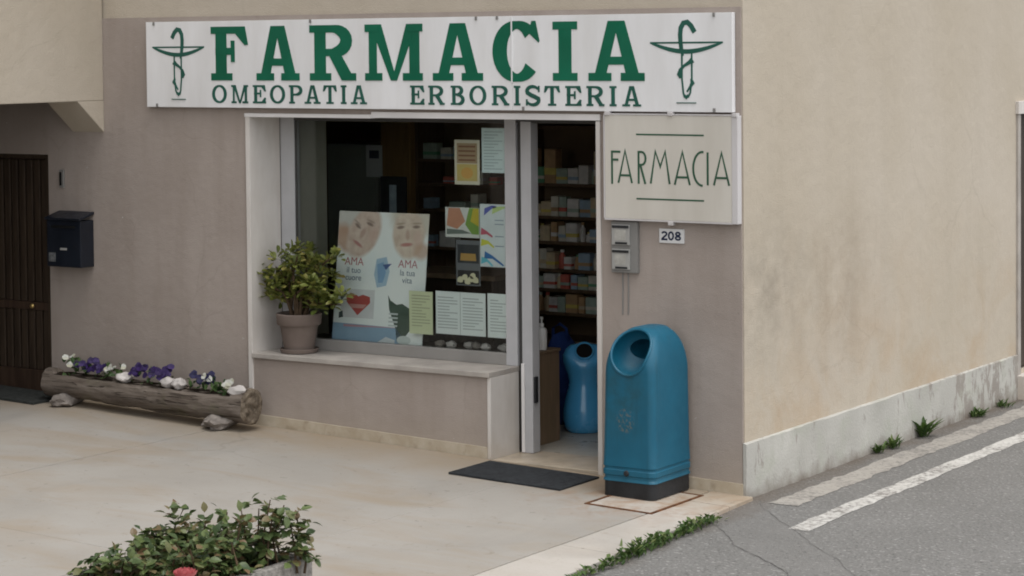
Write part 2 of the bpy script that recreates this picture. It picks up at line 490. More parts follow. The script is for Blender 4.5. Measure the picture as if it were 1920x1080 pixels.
class MB:
    """collects polygons given in world coordinates"""
    def __init__(self):
        self.v = []; self.f = []; self.smooth = False; self.mi = []; self.cm = 0
    def poly(self, pts):
        b = len(self.v)
        self.v += [V(p) for p in pts]
        self.f.append(tuple(range(b, b + len(pts)))); self.mi.append(self.cm)
        return self
    def faces(self, pts, fs):
        b = len(self.v)
        self.v += [V(p) for p in pts]
        for f in fs:
            self.f.append(tuple(b + i for i in f)); self.mi.append(self.cm)
        return self
    def box(self, x0, x1, y0, y1, z0, z1):
        p = [(x, y, z) for z in (z0, z1) for y in (y0, y1) for x in (x0, x1)]
        return self.faces(p, [(0, 2, 3, 1), (4, 5, 7, 6), (0, 1, 5, 4), (2, 6, 7, 3), (0, 4, 6, 2), (1, 3, 7, 5)])
    def prism(self, pts, d):
        """pts: loop of 3d points, d: extrusion vector (pointing away from the loop's front)"""
        n = len(pts); d = V(d)
        a = [V(p) for p in pts]; b = [p + d for p in a]
        fs = [tuple(range(n)), tuple(range(2 * n - 1, n - 1, -1))]
        fs += [(i, i + n, (i + 1) % n + n, (i + 1) % n) for i in range(n)]
        return self.faces(a + b, fs)
    def lathe(self, prof, c, n=24, cap0=True, cap1=True):
        c = V(c); rows = []
        pts = []
        for r, z in prof:
            pts += [(c.x + r * math.cos(2 * PI * k / n), c.y + r * math.sin(2 * PI * k / n), c.z + z) for k in range(n)]
        fs = []
        for i in range(len(prof) - 1):
            for k in range(n):
                fs.append((i * n + k, i * n + (k + 1) % n, (i + 1) * n + (k + 1) % n, (i + 1) * n + k))
        if cap0: fs.append(tuple(range(n - 1, -1, -1)))
        if cap1: fs.append(tuple((len(prof) - 1) * n + k for k in range(n)))
        return self.faces(pts, fs)
    def tube(self, pts, rad, n=8):
        pts = [V(p) for p in pts]
        if not hasattr(rad, "__len__"): rad = [rad] * len(pts)
        vs = []
        for i, p in enumerate(pts):
            t = (pts[min(i + 1, len(pts) - 1)] - pts[max(i - 1, 0)]).normalized()
            a = V((0, 0, 1)) if abs(t.z) < .9 else V((1, 0, 0))
            u = t.cross(a).normalized(); w = t.cross(u).normalized()
            vs += [p + (u * math.cos(2 * PI * k / n) + w * math.sin(2 * PI * k / n)) * rad[i] for k in range(n)]
        fs = []
        for i in range(len(pts) - 1):
            for k in range(n):
                fs.append((i * n + k, i * n + (k + 1) % n, (i + 1) * n + (k + 1) % n, (i + 1) * n + k))
        fs.append(tuple(range(n - 1, -1, -1))); fs.append(tuple((len(pts) - 1) * n + k for k in range(n)))
        return self.faces(vs, fs)
    def build(self, name, mats, parent=None, bevel=0.0, smooth=None, fix=True, seg=2):
        o0 = origin_of(parent) if parent is not None else V((0, 0, 0))
        me = bpy.data.meshes.new(name)
        me.from_pydata([tuple(p - o0) for p in self.v], [], self.f)
        if not isinstance(mats, (list, tuple)): mats = [mats]
        for m in mats: me.materials.append(MAT[m] if isinstance(m, str) else m)
        if len(mats) > 1:
            for p, k in zip(me.polygons, self.mi): p.material_index = k
        bm = bmesh.new(); bm.from_mesh(me)
        if bevel or fix:
            bmesh.ops.remove_doubles(bm, verts=bm.verts, dist=1e-5)
        if bevel:
            ed = [e for e in bm.edges if len(e.link_faces) == 2 and e.calc_face_angle(0) > .5]
            bmesh.ops.bevel(bm, geom=ed, offset=bevel, segments=seg, profile=.6, affect='EDGES')
        if fix: bmesh.ops.recalc_face_normals(bm, faces=bm.faces)
        if self.smooth or smooth:
            for f in bm.faces: f.smooth = True
            for e in bm.edges:
                if len(e.link_faces) == 2 and e.calc_face_angle(0) > math.radians(40): e.smooth = False
        bm.to_mesh(me); bm.free()
        o = bpy.data.objects.new(name, me)
        col.objects.link(o)
        if parent is not None:
            o.parent = parent
            ORIGIN[o.name] = o0
        return o

def cells(mb, us, ws, filled, d0, d1, axis):
    """a wall of cells in the plane of axis ('y': us=x, ws=z; 'x': us=y, ws=z) between depths d0 and d1; only outer faces"""
    def P(u, d, w): return (u, d, w) if axis == 'y' else (d, u, w)
    nu, nw = len(us) - 1, len(ws) - 1
    F = [[filled((us[i] + us[i + 1]) / 2, (ws[j] + ws[j + 1]) / 2) for j in range(nw)] for i in range(nu)]
    for i in range(nu):
        for j in range(nw):
            if not F[i][j]: continue
            a, b, c, d = us[i], us[i + 1], ws[j], ws[j + 1]
            for dd in (d0, d1): mb.poly([P(a, dd, c), P(b, dd, c), P(b, dd, d), P(a, dd, d)])
            if i == 0 or not F[i - 1][j]: mb.poly([P(a, d0, c), P(a, d1, c), P(a, d1, d), P(a, d0, d)])
            if i == nu - 1 or not F[i + 1][j]: mb.poly([P(b, d0, c), P(b, d1, c), P(b, d1, d), P(b, d0, d)])
            if j == 0 or not F[i][j - 1]: mb.poly([P(a, d0, c), P(b, d0, c), P(b, d1, c), P(a, d1, c)])
            if j == nw - 1 or not F[i][j + 1]: mb.poly([P(a, d0, d), P(b, d0, d), P(b, d1, d), P(a, d1, d)])
    return mb

def ribbon(pts, w, closed=False):
    """2d polyline -> list of quads of width w (w may be a list), mitred"""
    n = len(pts); P = [V((p[0], p[1])) for p in pts]
    W = w if hasattr(w, "__len__") else [w] * n
    Lf, Rt = [], []
    for i in range(n):
        a = P[i - 1] if (i > 0 or closed) else None
        b = P[(i + 1) % n] if (i < n - 1 or closed) else None
        d1 = (P[i] - a).normalized() if a is not None else None
        d2 = (b - P[i]).normalized() if b is not None else None
        if d1 is None: d1 = d2
        if d2 is None: d2 = d1
        n1 = V((-d1.y, d1.x)); n2 = V((-d2.y, d2.x))
        m = (n1 + n2)
        m = m.normalized() if m.length > 1e-6 else n1
        k = min(2.2, 1.0 / max(.35, m.dot(n1)))
        Lf.append(P[i] + m * W[i] * .5 * k); Rt.append(P[i] - m * W[i] * .5 * k)
    out = []
    for i in range(n if closed else n - 1):
        j = (i + 1) % n
        out.append([Lf[i], Rt[i], Rt[j], Lf[j]])
    return out

def arc(cx, cz, rx, rz, a0, a1, n=14):
    return [(cx + rx * math.cos(math.radians(a0 + (a1 - a0) * k / n)), cz + rz * math.sin(math.radians(a0 + (a1 - a0) * k / n))) for k in range(n + 1)]

def letter_mb(strokes, y, t0=.0025):
    """strokes: list of lists of 2d polygons (x,z); each stroke a hair thicker than the last so faces never coincide"""
    mb = MB()
    for k, polys in enumerate(strokes):
        t = t0 + .00035 * k
        for q in polys:
            mb.prism([(p[0], y - t, p[1]) for p in q], (0, t, 0))
    return mb

def rect(x0, x1, z0, z1): return [[(x0, z0), (x1, z0), (x1, z1), (x0, z1)]]

# slab serif letters as used on the long sign
def glyph(c, x0, x1, z0, z1, s, h):
    """s: stem width, h: serif thickness"""
    w, H = x1 - x0, z1 - z0
    out = []
    def serif(xc, z, half): out.append(rect(max(x0 - .2 * s, xc - half), min(x1 + .2 * s, xc + half), z, z + h))
    if c == 'I':
        xc = (x0 + x1) / 2
        out.append(rect(xc - s / 2, xc + s / 2, z0, z1)); out.append(rect(x0, x1, z0, z0 + h)); out.append(rect(x0, x1, z1 - h, z1))
    elif c in 'FE':
        xl = x0 + .42 * s
        out.append(rect(xl, xl + s, z0, z1)); out.append(rect(x0, xl + s * 1.5 if c == 'F' else x1, z0, z0 + h))
        out.append(rect(x0, x1 - .08 * w, z1 - h, z1))
        out.append([[(x1 - .34 * w, z1 - h), (x1 - .08 * w, z1), (x1, z1 - .34 * H), (x1 - .09 * w, z1 - .35 * H)]])
        zm = z0 + .54 * H
        out.append(rect(xl, x0 + .62 * w, zm - h * .5, zm + h * .5))
        out.append(rect(x0 + .54 * w, x0 + .54 * w + max(.1 * w, h * .5), zm - .2 * H, zm + .2 * H))
        if c == 'E':
            out.append([[(x1 - .3 * w, z0 + h), (x1 - .05 * w, z0), (x1, z0 + .3 * H), (x1 - .1 * w, z0 + .32 * H)]])
    elif c == 'A':
        xc = (x0 + x1) / 2; tp = s * .62; f = .17 * w
        out.append([[(x0 + f - s * .36, z0), (x0 + f + s * .5, z0), (xc + tp * .3, z1), (xc - tp, z1)]])
        out.append([[(x1 - f - s * .55, z0), (x1 - f + s * .42, z0), (xc + tp, z1), (xc - tp * .35, z1)]])
        out.append(rect(x0 + .29 * w, x1 - .29 * w, z0 + .27 * H, z0 + .27 * H + h))
        out.append(rect(x0, x0 + .41 * w, z0, z0 + h)); out.append(rect(x1 - .42 * w, x1, z0, z0 + h))
    elif c in 'RPB':
        xl = x0 + .42 * s
        out.append(rect(xl, xl + s, z0, z1))
        out.append(rect(x0, xl + s * (1.45 if c != 'B' else 1), z0, z0 + h)); out.append(rect(x0, xl + s, z1 - h, z1))
        zb = z0 + (.44 if c != 'B' else .50) * H
        xr = x1 - (.10 * w if c != 'P' else 0)
        rx = (xr - xl) * .52
        cx, cz, rz = xr - rx, (z1 + zb) / 2, (z1 - zb) / 2
        k = [h] * 1 + [h + (s - h) * math.sin(PI * (i + .5) / 14) for i in range(13)] + [h]
        a = arc(cx, cz, rx - s * .42, rz - h * .5, 90, -90, 14)
        out.append(ribbon([(xl + s, z1 - h * .5)] + a + [(xl + s, zb + h * .5)], [h] + k + [h]))
        if c == 'R':
            out.append([[(cx - .1 * w, zb + h * .6), (cx + .16 * w, zb + h * .6), (x1 - .02 * w, z0), (x1 - .02 * w - s * 1.15, z0)]])
            out.append(rect(x1 - .30 * w, x1, z0, z0 + h))
        if c == 'B':
            cz2, rz2 = (z0 + zb) / 2, (zb - z0) / 2
            rx2 = (x1 - xl) * .52
            a = arc(x1 - rx2, cz2 + h * .25, rx2 - s * .42, rz2 - h * .25, 90, -90, 14)
            out.append(ribbon([(xl + s, zb + h * .5)] + a + [(xl + s, z0 + h * .5)], [h] + k + [h]))
    elif c == 'M':
        a, b = x0 + .12 * w, x1 - .12 * w
        sw = s * .86
        out.append(rect(a - sw * .3, a + sw * .5, z0, z1)); out.append(rect(b - sw * .62, b + sw * .38, z0, z1))
        xm = (x0 + x1) / 2
        out.append([[(a - .02 * w, z1), (a + sw * .95, z1), (xm + .05 * w, z0), (xm - .05 * w, z0)]])
        out.append([[(b - sw * .9, z1), (b + .02 * w, z1), (xm + .055 * w, z0), (xm - .03 * w, z0)]])
        out.append(rect(x0, x0 + .30 * w, z0, z0 + h)); out.append(rect(x1 - .34 * w, x1, z0, z0 + h))
        out.append(rect(x0, x0 + .25 * w, z1 - h, z1)); out.append(rect(x1 - .26 * w, x1, z1 - h, z1))
    elif c in 'CO':
        cx, cz = (x0 + x1) / 2, (z0 + z1) / 2
        n = 40
        a0, a1 = (42, 322) if c == 'C' else (0, 360 - 360 / n)
        m = n if c == 'C' else n - 1
        ks, pts = [], []
        for i in range(m + 1):
            a = math.radians(a0 + (a1 - a0) * i / m)
            k = h + (s - h) * abs(math.cos(a)) ** 1.2
            ks.append(k)
            pts.append((cx + (w / 2 - s / 2) * math.cos(a), cz + (H / 2 - h / 2) * math.sin(a)))
        out.append(ribbon(pts, ks, c == 'O'))
        if c == 'C':
            out.append([[(x1 - .26 * w, z1 - .20 * H), (x1 - .06 * w, z1 - .36 * H), (x1 - .04 * w, z1 - .33 * H), (x1 - .12 * w, z1), (x1 - .2 * w, z1)]])
    elif c == 'T':
        xc = (x0 + x1) / 2
        out.append(rect(xc - s / 2, xc + s / 2, z0, z1)); out.append(rect(xc - s * 1.15, xc + s * 1.15, z0, z0 + h)); out.append(rect(x0 + .06 * w, x1 - .06 * w, z1 - h, z1))
        for sg, xe in ((1, x0), (-1, x1)):
            out.append([[(xe, z1 - .33 * H), (xe + sg * .1 * w, z1 - .33 * H), (xe + sg * .26 * w, z1 - h), (xe + sg * .06 * w, z1)]])
    elif c == 'S':
        xs, zs = (x0 + x1) / 2, (z0 + z1) / 2
        pts = arc(xs, z1 - H * .27, w * .40, H * .23, 25, 200, 10) + [(xs - .1 * w, zs + .02 * H), (xs + .12 * w, zs - .05 * H)] + arc(xs, z0 + H * .27, w * .41, H * .23, 20, -155, 10)
        ks = [h * 1.1 + (s - h) * math.sin(PI * i / (len(pts) - 1)) for i in range(len(pts))]
        out.append(ribbon(pts, ks))
        out.append(rect(x1 - .14 * w, x1 - .02 * w, z1 - .32 * H, z1)); out.append(rect(x0 + .02 * w, x0 + .14 * w, z0, z0 + .32 * H))
    return out

def text_polys(name, body, x, z, y, size, mat, parent, sx=1.0, align='CENTER'):
    cu = bpy.data.curves.new(name, 'FONT')
    cu.body = body; cu.size = size; cu.align_x = align; cu.extrude = .0004; cu.resolution_u = 3
    tmp = bpy.data.objects.new("tmp", cu)
    col.objects.link(tmp)
    dg = bpy.context.evaluated_depsgraph_get()
    me = bpy.data.meshes.new_from_object(tmp.evaluated_get(dg))
    bpy.data.objects.remove(tmp)
    o0 = origin_of(parent)
    for v in me.vertices:
        p = V((x + v.co.x * sx, y - v.co.z, z + v.co.y))
        if callable(y): pass
        v.co = p - o0
    me.materials.clear(); me.materials.append(MAT[mat] if isinstance(mat, str) else mat)
    o = bpy.data.objects.new(name, me)
    col.objects.link(o); o.parent = parent; ORIGIN[o.name] = o0
    return o

def fz(x): return -.033 * x        # the forecourt falls gently towards the road

def blob(mb, c, r, n=3, amp=.25, seed=0, sq=1.0):
    bm = bmesh.new()
    bmesh.ops.create_icosphere(bm, subdivisions=n, radius=1)
    for v in bm.verts:
        k = 1 + amp * mnoise.noise(v.co * 1.6 + V((seed * 3.1, seed, 0))) + amp * .4 * mnoise.noise(v.co * 4 + V((seed, 0, 0)))
        v.co = V((v.co.x * r[0] * k, v.co.y * r[1] * k, v.co.z * r[2] * k))
    idx = {v: i for i, v in enumerate(bm.verts)}
    mb.faces([V(c) + v.co for v in bm.verts], [tuple(idx[v] for v in f.verts) for f in bm.faces])
    bm.free()
    return mb

# ------------------------------------------------------------------ ground, road, forecourt
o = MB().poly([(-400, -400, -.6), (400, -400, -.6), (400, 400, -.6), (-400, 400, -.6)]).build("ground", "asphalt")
tag(o, kind="structure")

def road_z(x, y):
    return -.022 + .006 * min(0, y) - .004 * max(0, x - 1) + .004 * mnoise.noise(V((x * .9, y * .9, 0)))

def lerp(a, b, t): return a + (b - a) * t
rz2 = road_z
rm = MB()
gxs = [-14, -12, -10, -8, -6, -4, -2, -.35, -.2] + [-.2 + .35 * k for k in range(1, 20)] + [8, 10, 13, 18]
gys = [-22, -18, -14, -11, -9, -7.5, -6.4, -5.75, -5.55] + [-5.55 + .4 * k for k in range(1, 30)] + [8, 10, 13, 18]
rm.faces([(x, y, road_z(x, y) if not (x < -.3 and y > -5.2) else -.35) for y in gys for x in gxs],
         [(j * len(gxs) + i, j * len(gxs) + i + 1, (j + 1) * len(gxs) + i + 1, (j + 1) * len(gxs) + i) for j in range(len(gys) - 1) for i in range(len(gxs) - 1)])
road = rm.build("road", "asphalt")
tag(road, kind="structure")

def sheet(name, outline_fn, u0, u1, n, mat, dz):
    """strip on the road between two x curves, following the road surface"""
    mb = MB(); v = []; K = 5
    for k in range(n + 1):
        y = lerp(u0, u1, k / n)
        a, b = outline_fn(y, k)
        v += [(lerp(a, b, t / K), y, rz2(lerp(a, b, t / K), y) + dz) for t in range(K + 1)]
    mb.faces(v, [(k * (K + 1) + t, k * (K + 1) + t + 1, (k + 1) * (K + 1) + t + 1, (k + 1) * (K + 1) + t) for k in range(n) for t in range(K)])
    return tag(mb.build(name, mat), kind="structure")

rnd = random.Random(5)
sheet("road_marking", lambda y, k: (.545 + rnd.uniform(-.008, .008), .665 + rnd.uniform(-.008, .008)), -.56, 14, 160, "line", .0022)
sheet("road_marking_faded", lambda y, k: (.165 + rnd.uniform(-.015, .015), .335 + rnd.uniform(-.015, .015)), -.02, 14, 160, "line_old", .0022)

# smoother asphalt patch between the forecourt and the crack
crack_pts = [(.10, .0), (.22, -.17), (.42, -.40), (.62, -.60), (.85, -.86), (1.10, -1.10), (1.30, -1.36), (1.6, -1.8), (1.9, -2.3)]
inner_pts = [(.13, -.62), (.30, -.80), (.50, -1.06), (.72, -1.22), (.95, -1.42), (1.15, -1.66), (1.35, -2.0), (1.55, -2.5), (1.62, -2.9)]
pm = MB(); v = []
K = 6
for a, b in zip(crack_pts, inner_pts):
    for t in range(K + 1):
        x, y = lerp(a[0], b[0], t / K), lerp(a[1], b[1], t / K)
        v.append((x, y, road_z(x, y) + .0012))
pm.faces(v, [(i * (K + 1) + t, i * (K + 1) + t + 1, (i + 1) * (K + 1) + t + 1, (i + 1) * (K + 1) + t) for i in range(len(crack_pts) - 1) for t in range(K)])
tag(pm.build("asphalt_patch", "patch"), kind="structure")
m_crack = simple("crack_dirt", L(.13, .125, .12), 1, .1, .3, 30)
for ci, line in enumerate((crack_pts, inner_pts)):
    fine = []
    for a, b in zip(line[:-1], line[1:]):
        for t in range(6):
            x, y = lerp(a[0], b[0], t / 6), lerp(a[1], b[1], t / 6)
            q = .016 * mnoise.noise(V((x * 9, y * 9, ci)))
            fine.append((x + q, y + q))
    ws = [.0022 + .004 * abs(mnoise.noise(V((p[0] * 5, p[1] * 5, 3)))) for p in fine]
    cmb = MB()
    for q in ribbon(fine, ws):
        cmb.poly([(p.x, p.y, road_z(p.x, p.y) + .0034) for p in q])
    tag(cmb.build("road_crack", m_crack, fix=False), kind="structure")

# forecourt: poured bays plus a row of edge stones along the road
pav = MB()
PX = [-9.5, -6.1, -3.62, -1.245]
def edge_x(y): return .055 - .042 * y
pav.faces([(-9.6, .0, fz(-9.6) - .05), (-9.6, -5.5, fz(-9.6) - .05), (.0, -5.5, -.05), (.0, .0, -.05),
           (-9.6, .0, -.4), (-9.6, -5.5, -.4), (0, -5.5, -.4), (0, 0, -.4)],
          [(0, 1, 2, 3), (4, 7, 6, 5), (0, 4, 5, 1), (1, 5, 6, 2), (2, 6, 7, 3), (3, 7, 4, 0)])
pavement = tag(pav.build("forecourt", "baseboard"), kind="structure")
GAP = .0038
def bay(x0, x1, y0, y1, mat, name, wob=0):
    mb = MB()
    def p(x, y, d): return (x, y, fz(x) + d)
    n = 6
    a = [(lerp(x0, x1, i / n), y0) for i in range(n + 1)] + [(lerp(x1, x0, i / n), y1) for i in range(n + 1)]
    mb.prism([p(x, y, wob) for x, y in a], (0, 0, -.12))
    return mb.build(name, mat, pavement, bevel=.0018, seg=1)
rb = random.Random(3)
xs_ = PX + [-.21]
ys_ = [-5.5, -3.05, -.01]
for i in range(len(xs_) - 1):
    for j in range(2):
        bay(xs_[i] + GAP, xs_[i + 1] - GAP, ys_[j] + GAP, ys_[j + 1] - GAP, "paving", "paving_bay", rb.uniform(-.001, .001))
ye = [-5.5, -4.15, -2.95, -1.62, -.30, .008]
for j in range(len(ye) - 1):
    a, b = ye[j] + GAP * .6, ye[j + 1] - GAP * .6
    mb = MB()
    e = [(-.205, a), (edge_x(a), a), (edge_x(b), b), (-.205, b)]
    w_ = rb.uniform(0, .0015)
    mb.prism([(x, y, fz(x) + w_) for x, y in e], (0, 0, -.14))
    mb.build("edge_stone", "paving_edge", pavement, bevel=.006)

# ------------------------------------------------------------------ the building
B = thing("pharmacy_building", "beige plastered house with a grey-brown shop front and a side wall along the road", "building", (0, 0, 0))
FX0 = -9.5
# grey-brown shop front render
def taupe_filled(x, z):
    if -6.36 < x < -5.316 and z < 1.819: return False
    if -3.562 < x < -.918 and .0 < z < 2.119:
        return x < -1.722 and z < .545
    return True
mb = cells(MB(), [FX0, -6.36, -5.316, -3.562, -1.722, -.918, -.006], [-.3, .0, .545, 1.819, 2.119, 2.742], taupe_filled, 0.0, .30, 'y')
front_wall = mb.build("shop_front_wall", "taupe", B)
# beige upper wall and side wall
mb = cells(MB(), [FX0, -.3], [2.742, 6.4], lambda x, z: True, .014, .30, 'y')
upper_wall = mb.build("upper_front_wall", "beige", B)
mb = cells(MB(), [.014, 4.272, 5.30, 11.0], [-.3, .15, 2.015, 6.4], lambda y, z: not (4.272 < y < 5.3 and .15 < z < 2.015), -.30, 0.0, 'x')
side_wall = mb.build("side_wall", "beige", B)
mb = MB().box(FX0 - .01, -.31, 10.7, 11, -.3, 6.4).box(FX0, FX0 + .3, .31, 10.7, -.3, 6.4)
mb.build("rear_walls", "beige", B)
mb = MB().box(FX0 - .4, .45, -.45, 11.4, 6.4, 6.62)
roof = mb.build("roof", simple("roof_slab", L(.3, .2, .15), .9, .2, .2, 3, space='W'), B)
# plinth of the side wall, its lower edge and face slightly wavy
mb = MB(); v = []
NPL, NZ = 90, 7
for k in range(NPL + 1):
    y = lerp(-.003, 4.217, k / NPL)
    for j in range(NZ + 1):
        z = lerp(-.12, .291 + .008 * mnoise.noise(V((0, y * 3, 1))) + .004 * mnoise.noise(V((0, y * 14, 1))), j / NZ)
        v.append((.018 + .006 * mnoise.noise(V((0, y * 2.3, z * 5))) + .003 * mnoise.noise(V((1, y * 9, z * 9))), y, z))
fs = [(k * (NZ + 1) + j, (k + 1) * (NZ + 1) + j, (k + 1) * (NZ + 1) + j + 1, k * (NZ + 1) + j + 1) for k in range(NPL) for j in range(NZ)]
b = len(v)
for k in range(NPL + 1):
    y = lerp(-.003, 4.217, k / NPL)
    v += [(-.002, y, .298), (-.002, y, -.12)]
fs += [(k * (NZ + 1) + NZ, (k + 1) * (NZ + 1) + NZ, b + 2 * (k + 1), b + 2 * k) for k in range(NPL)]
fs += [tuple([j for j in range(NZ + 1)] + [b, b + 1]), tuple([NPL * (NZ + 1) + j for j in range(NZ, -1, -1)] + [b + 2 * NPL + 1, b + 2 * NPL])]
mb.faces(v, fs)
mb.build("plinth", "plinth", B, smooth=True)
mb = MB().box(-.002, .016, 5.38, 11, -.2, .295)
mb.build("plinth", "plinth", B, bevel=.004)

# doorway in the side wall at the edge of the picture
sdoor = MB().box(-.16, -.10, 4.272, 5.30, .15, 2.015).build("side_door", "dark_wood", B)
for k in range(6):
    MB().box(-.10, -.088, 4.32 + k * .162, 4.32 + k * .162 + .15, .17, 2.0).build("board", "dark_wood", sdoor, bevel=.004)
MB().box(-.28, .016, 4.218, 4.2715, .10, 2.012).build("side_door_jamb", "sill", B, bevel=.003)
MB().box(-.28, .022, 5.300, 5.383, .10, 2.012).build("side_door_jamb", "sill", B, bevel=.003)
MB().box(-.28, .026, 4.205, 5.395, 2.014, 2.105).build("side_door_lintel", "stone", B, bevel=.003)
MB().box(-.28, .10, 4.20, 5.40, -.1, .148).build("side_door_step", "stone", B, bevel=.006)

# terrace over the left-hand door, made deeper out of view to shade the front
XB, YB = -4.794, -4.3
bal = MB().box(XB - .285, XB, YB, -.001, 2.192, 3.35).build("terrace", "beige", B, bevel=.006)
MB().box(FX0, XB - .286, YB, YB + .24, 2.192, 3.35).build("parapet", "beige", bal, bevel=.006)
MB().box(FX0, XB - .286, YB + .241, -.001, 2.36, 2.55).build("slab", "dark_wood", bal)  # unseen soffit, dark wood chosen to deepen the shade below
MB().prism([(XB - .285, -.252, 2.1915), (XB - .285, -.001, 2.1915), (XB - .285, -.001, 1.978)], (.285, 0, 0)).build("haunch", "beige", bal, bevel=.004)
MB().box(XB - .285, XB - .002, YB + .002, YB + .28, -.2, 2.1915).build("added_porch_pillar", "taupe", B, bevel=.01)  # unseen pillar, added with the deeper terrace
MB().box(-6.7, XB - .2855, YB + .01, YB + .2, -.2, 2.1915).build("added_porch_wall", "dark_wood", B)  # unseen front wall added to close off the porch and darken it
# unseen wings added round the yard, out of frame, to cut light from the left
m_added_wing = simple("ochre_brown_plaster", L(.27, .215, .16), .9, .2, .15, 2, .2, 90, space='W')  # mid tone keeps the bounce from the added wings low
MB().box(FX0, -6.75, YB, -.001, -.3, 2.1905).build("added_porch_end_wall", "dark_wood", B)  # unseen end wall added to darken the porch, dark to limit bounce
MB().box(FX0, -6.75, YB + .25, -.001, 2.551, 6.38).build("added_wing_wall", m_added_wing, B)
MB().box(-13, -6.75, -9.4, YB - .001, -.3, 6.38).build("added_wing_wall", m_added_wing, B)
MB().box(-13, -3.4, -16, -9.401, -.3, 6.38).build("added_wing_wall", m_added_wing, B)
MB().prism([(-13.3, -9.9, 6.4), (-6.4, -9.9, 6.4), (-9.8, -9.9, 7.7)], (0, 9.4, 0)).build("added_wing_roof", roof.data.materials[0], B)
MB().prism([(-3.0, -16.3, 6.4), (-3.0, -9.0, 6.4), (-3.0, -12.6, 7.9)], (-10.2, 0, 0)).build("added_wing_roof", roof.data.materials[0], B)
for y, z in ((-2.7, 3.4), (-6.2, 3.4), (-8.4, 3.4), (-6.2, .9), (-8.4, .9)):
    wv = MB().box(-6.749, -6.735, y, y + 1.0, z, z + 1.4).build("added_wing_window", "dark_wood", B)
    for k in range(2): MB().box(-6.734, -6.715, y + .02 + k * .49, y + .49 + k * .49, z + .02, z + 1.38).build("added_shutter", "dark_wood", wv, bevel=.004)
for x, z in ((-6.0, 3.4), (-4.8, 3.4), (-6.0, .9), (-4.8, .9)):
    wv = MB().box(x, x + .9, -9.4, -9.386, z, z + 1.4).build("added_wing_window", "dark_wood", B)
    for k in range(2): MB().box(x + .02 + k * .44, x + .44 + k * .44, -9.385, -9.366, z + .02, z + 1.38).build("added_shutter", "dark_wood", wv, bevel=.004)

# stone lining of the shop window and doorway
lin_ = MB().box(-3.564, -3.531, -.012, .31, -.05, 2.094).build("window_lining", "stone", B, bevel=.002)
MB().box(-.945, -.916, -.012, .31, -.05, 2.094).build("doorway_lining", "stone", B, bevel=.002)
MB().box(-3.568, -2.56, -.016, .305, 2.0945, 2.118).build("lintel_strip", "white_strip", B, bevel=.002)
MB().box(-2.559, -.914, -.014, .305, 2.0985, 2.135).build("lintel_strip", "white_strip", B, bevel=.002)
MB().box(-3.53, -1.698, -.022, .318, .546, .577).build("window_sill", "sill", B, bevel=.004)
MB().box(-1.7215, -1.698, -.006, .31, -.05, .545).build("sill_wall_end_slab", "stone", B, bevel=.002)
# foot boards
for x0, x1 in ((-3.53, -1.7225), (-.914, -.002), (-5.30, -3.566)):
    n = 8; mb = MB()
    pts = [(lerp(x0, x1, k / n), -.010, fz(lerp(x0, x1, k / n)) + .066 + .002 * mnoise.noise(V((k * 1.3, x0, 0)))) for k in range(n + 1)]
    pts += [(lerp(x1, x0, k / n), -.010, fz(lerp(x1, x0, k / n)) - .05) for k in range(n + 1)]
    mb.prism(pts, (0, .012, 0))
    mb.build("foot_board", "baseboard", B)

# shop window
win = MB().box(-3.529, -3.418, .30, .36, .578, 2.09).build("shop_window", "alu", B, bevel=.003)
MB().box(-3.417, -1.783, .302, .358, .578, .650).build("bottom_rail", "rail", win, bevel=.003)
MB().box(-3.417, -1.783, .302, .358, 2.062, 2.092).build("top_rail", "alu_dark", win, bevel=.003)
MB().box(-1.782, -1.700, .298, .362, .578, 2.092).build("corner_post", "alu", win, bevel=.004)
MB().box(-3.4165, -1.7835, .326, .332, .6505, 2.0615).build("pane", "glass", win)
MB().box(-3.5305, -3.529, .296, .299, .578, 2.09).build("joint", "alu_dark", win)
MB().box(-3.42, -3.417, .31, .325, .65, 2.06).build("gasket", "alu_dark", win)
# doorway
dr = MB().box(-1.660, -1.586, .290, .372, .052, 2.075).build("shop_doorway", "alu", B, bevel=.004)
MB().box(-1.697, -1.661, .318, .35, .052, 2.075).build("sliding_gap", "alu_dark", dr)
MB().box(-1.661, -1.64, .278, .289, .055, .60).build("cover_strip", "white_strip", dr, bevel=.002)
MB().box(-1.697, -.946, .30, .36, 2.066, 2.092).build("head_rail", "alu_dark", dr)
MB().box(-1.587, -1.573, .300, .335, .36, .52).build("lock", "black_plastic", dr, bevel=.003)
MB().box(-1.697, -.946, .002, .40, -.1, .050).build("threshold", "threshold", dr, bevel=.004)

# room behind the glass
RX0, RX1, RY1 = -6.4, -.32, 3.3
MB().box(RX0, RX1, .401, RY1, -.02, .048).build("room_floor", "tile", B)
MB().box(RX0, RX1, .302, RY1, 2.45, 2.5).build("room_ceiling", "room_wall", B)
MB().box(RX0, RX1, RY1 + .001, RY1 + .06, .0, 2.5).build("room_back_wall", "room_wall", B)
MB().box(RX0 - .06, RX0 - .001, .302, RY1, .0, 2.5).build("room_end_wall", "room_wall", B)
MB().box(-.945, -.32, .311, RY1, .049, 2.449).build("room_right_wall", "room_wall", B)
MB().box(-3.62, -3.432, .361, .665, .049, 2.449).build("window_side_pier", "room_pale", B, bevel=.003)
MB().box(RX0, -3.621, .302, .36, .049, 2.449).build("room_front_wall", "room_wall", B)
MB().box(-3.431, -1.783, .361, .62, .049, .640).build("display_ledge", "dark_wood", B)

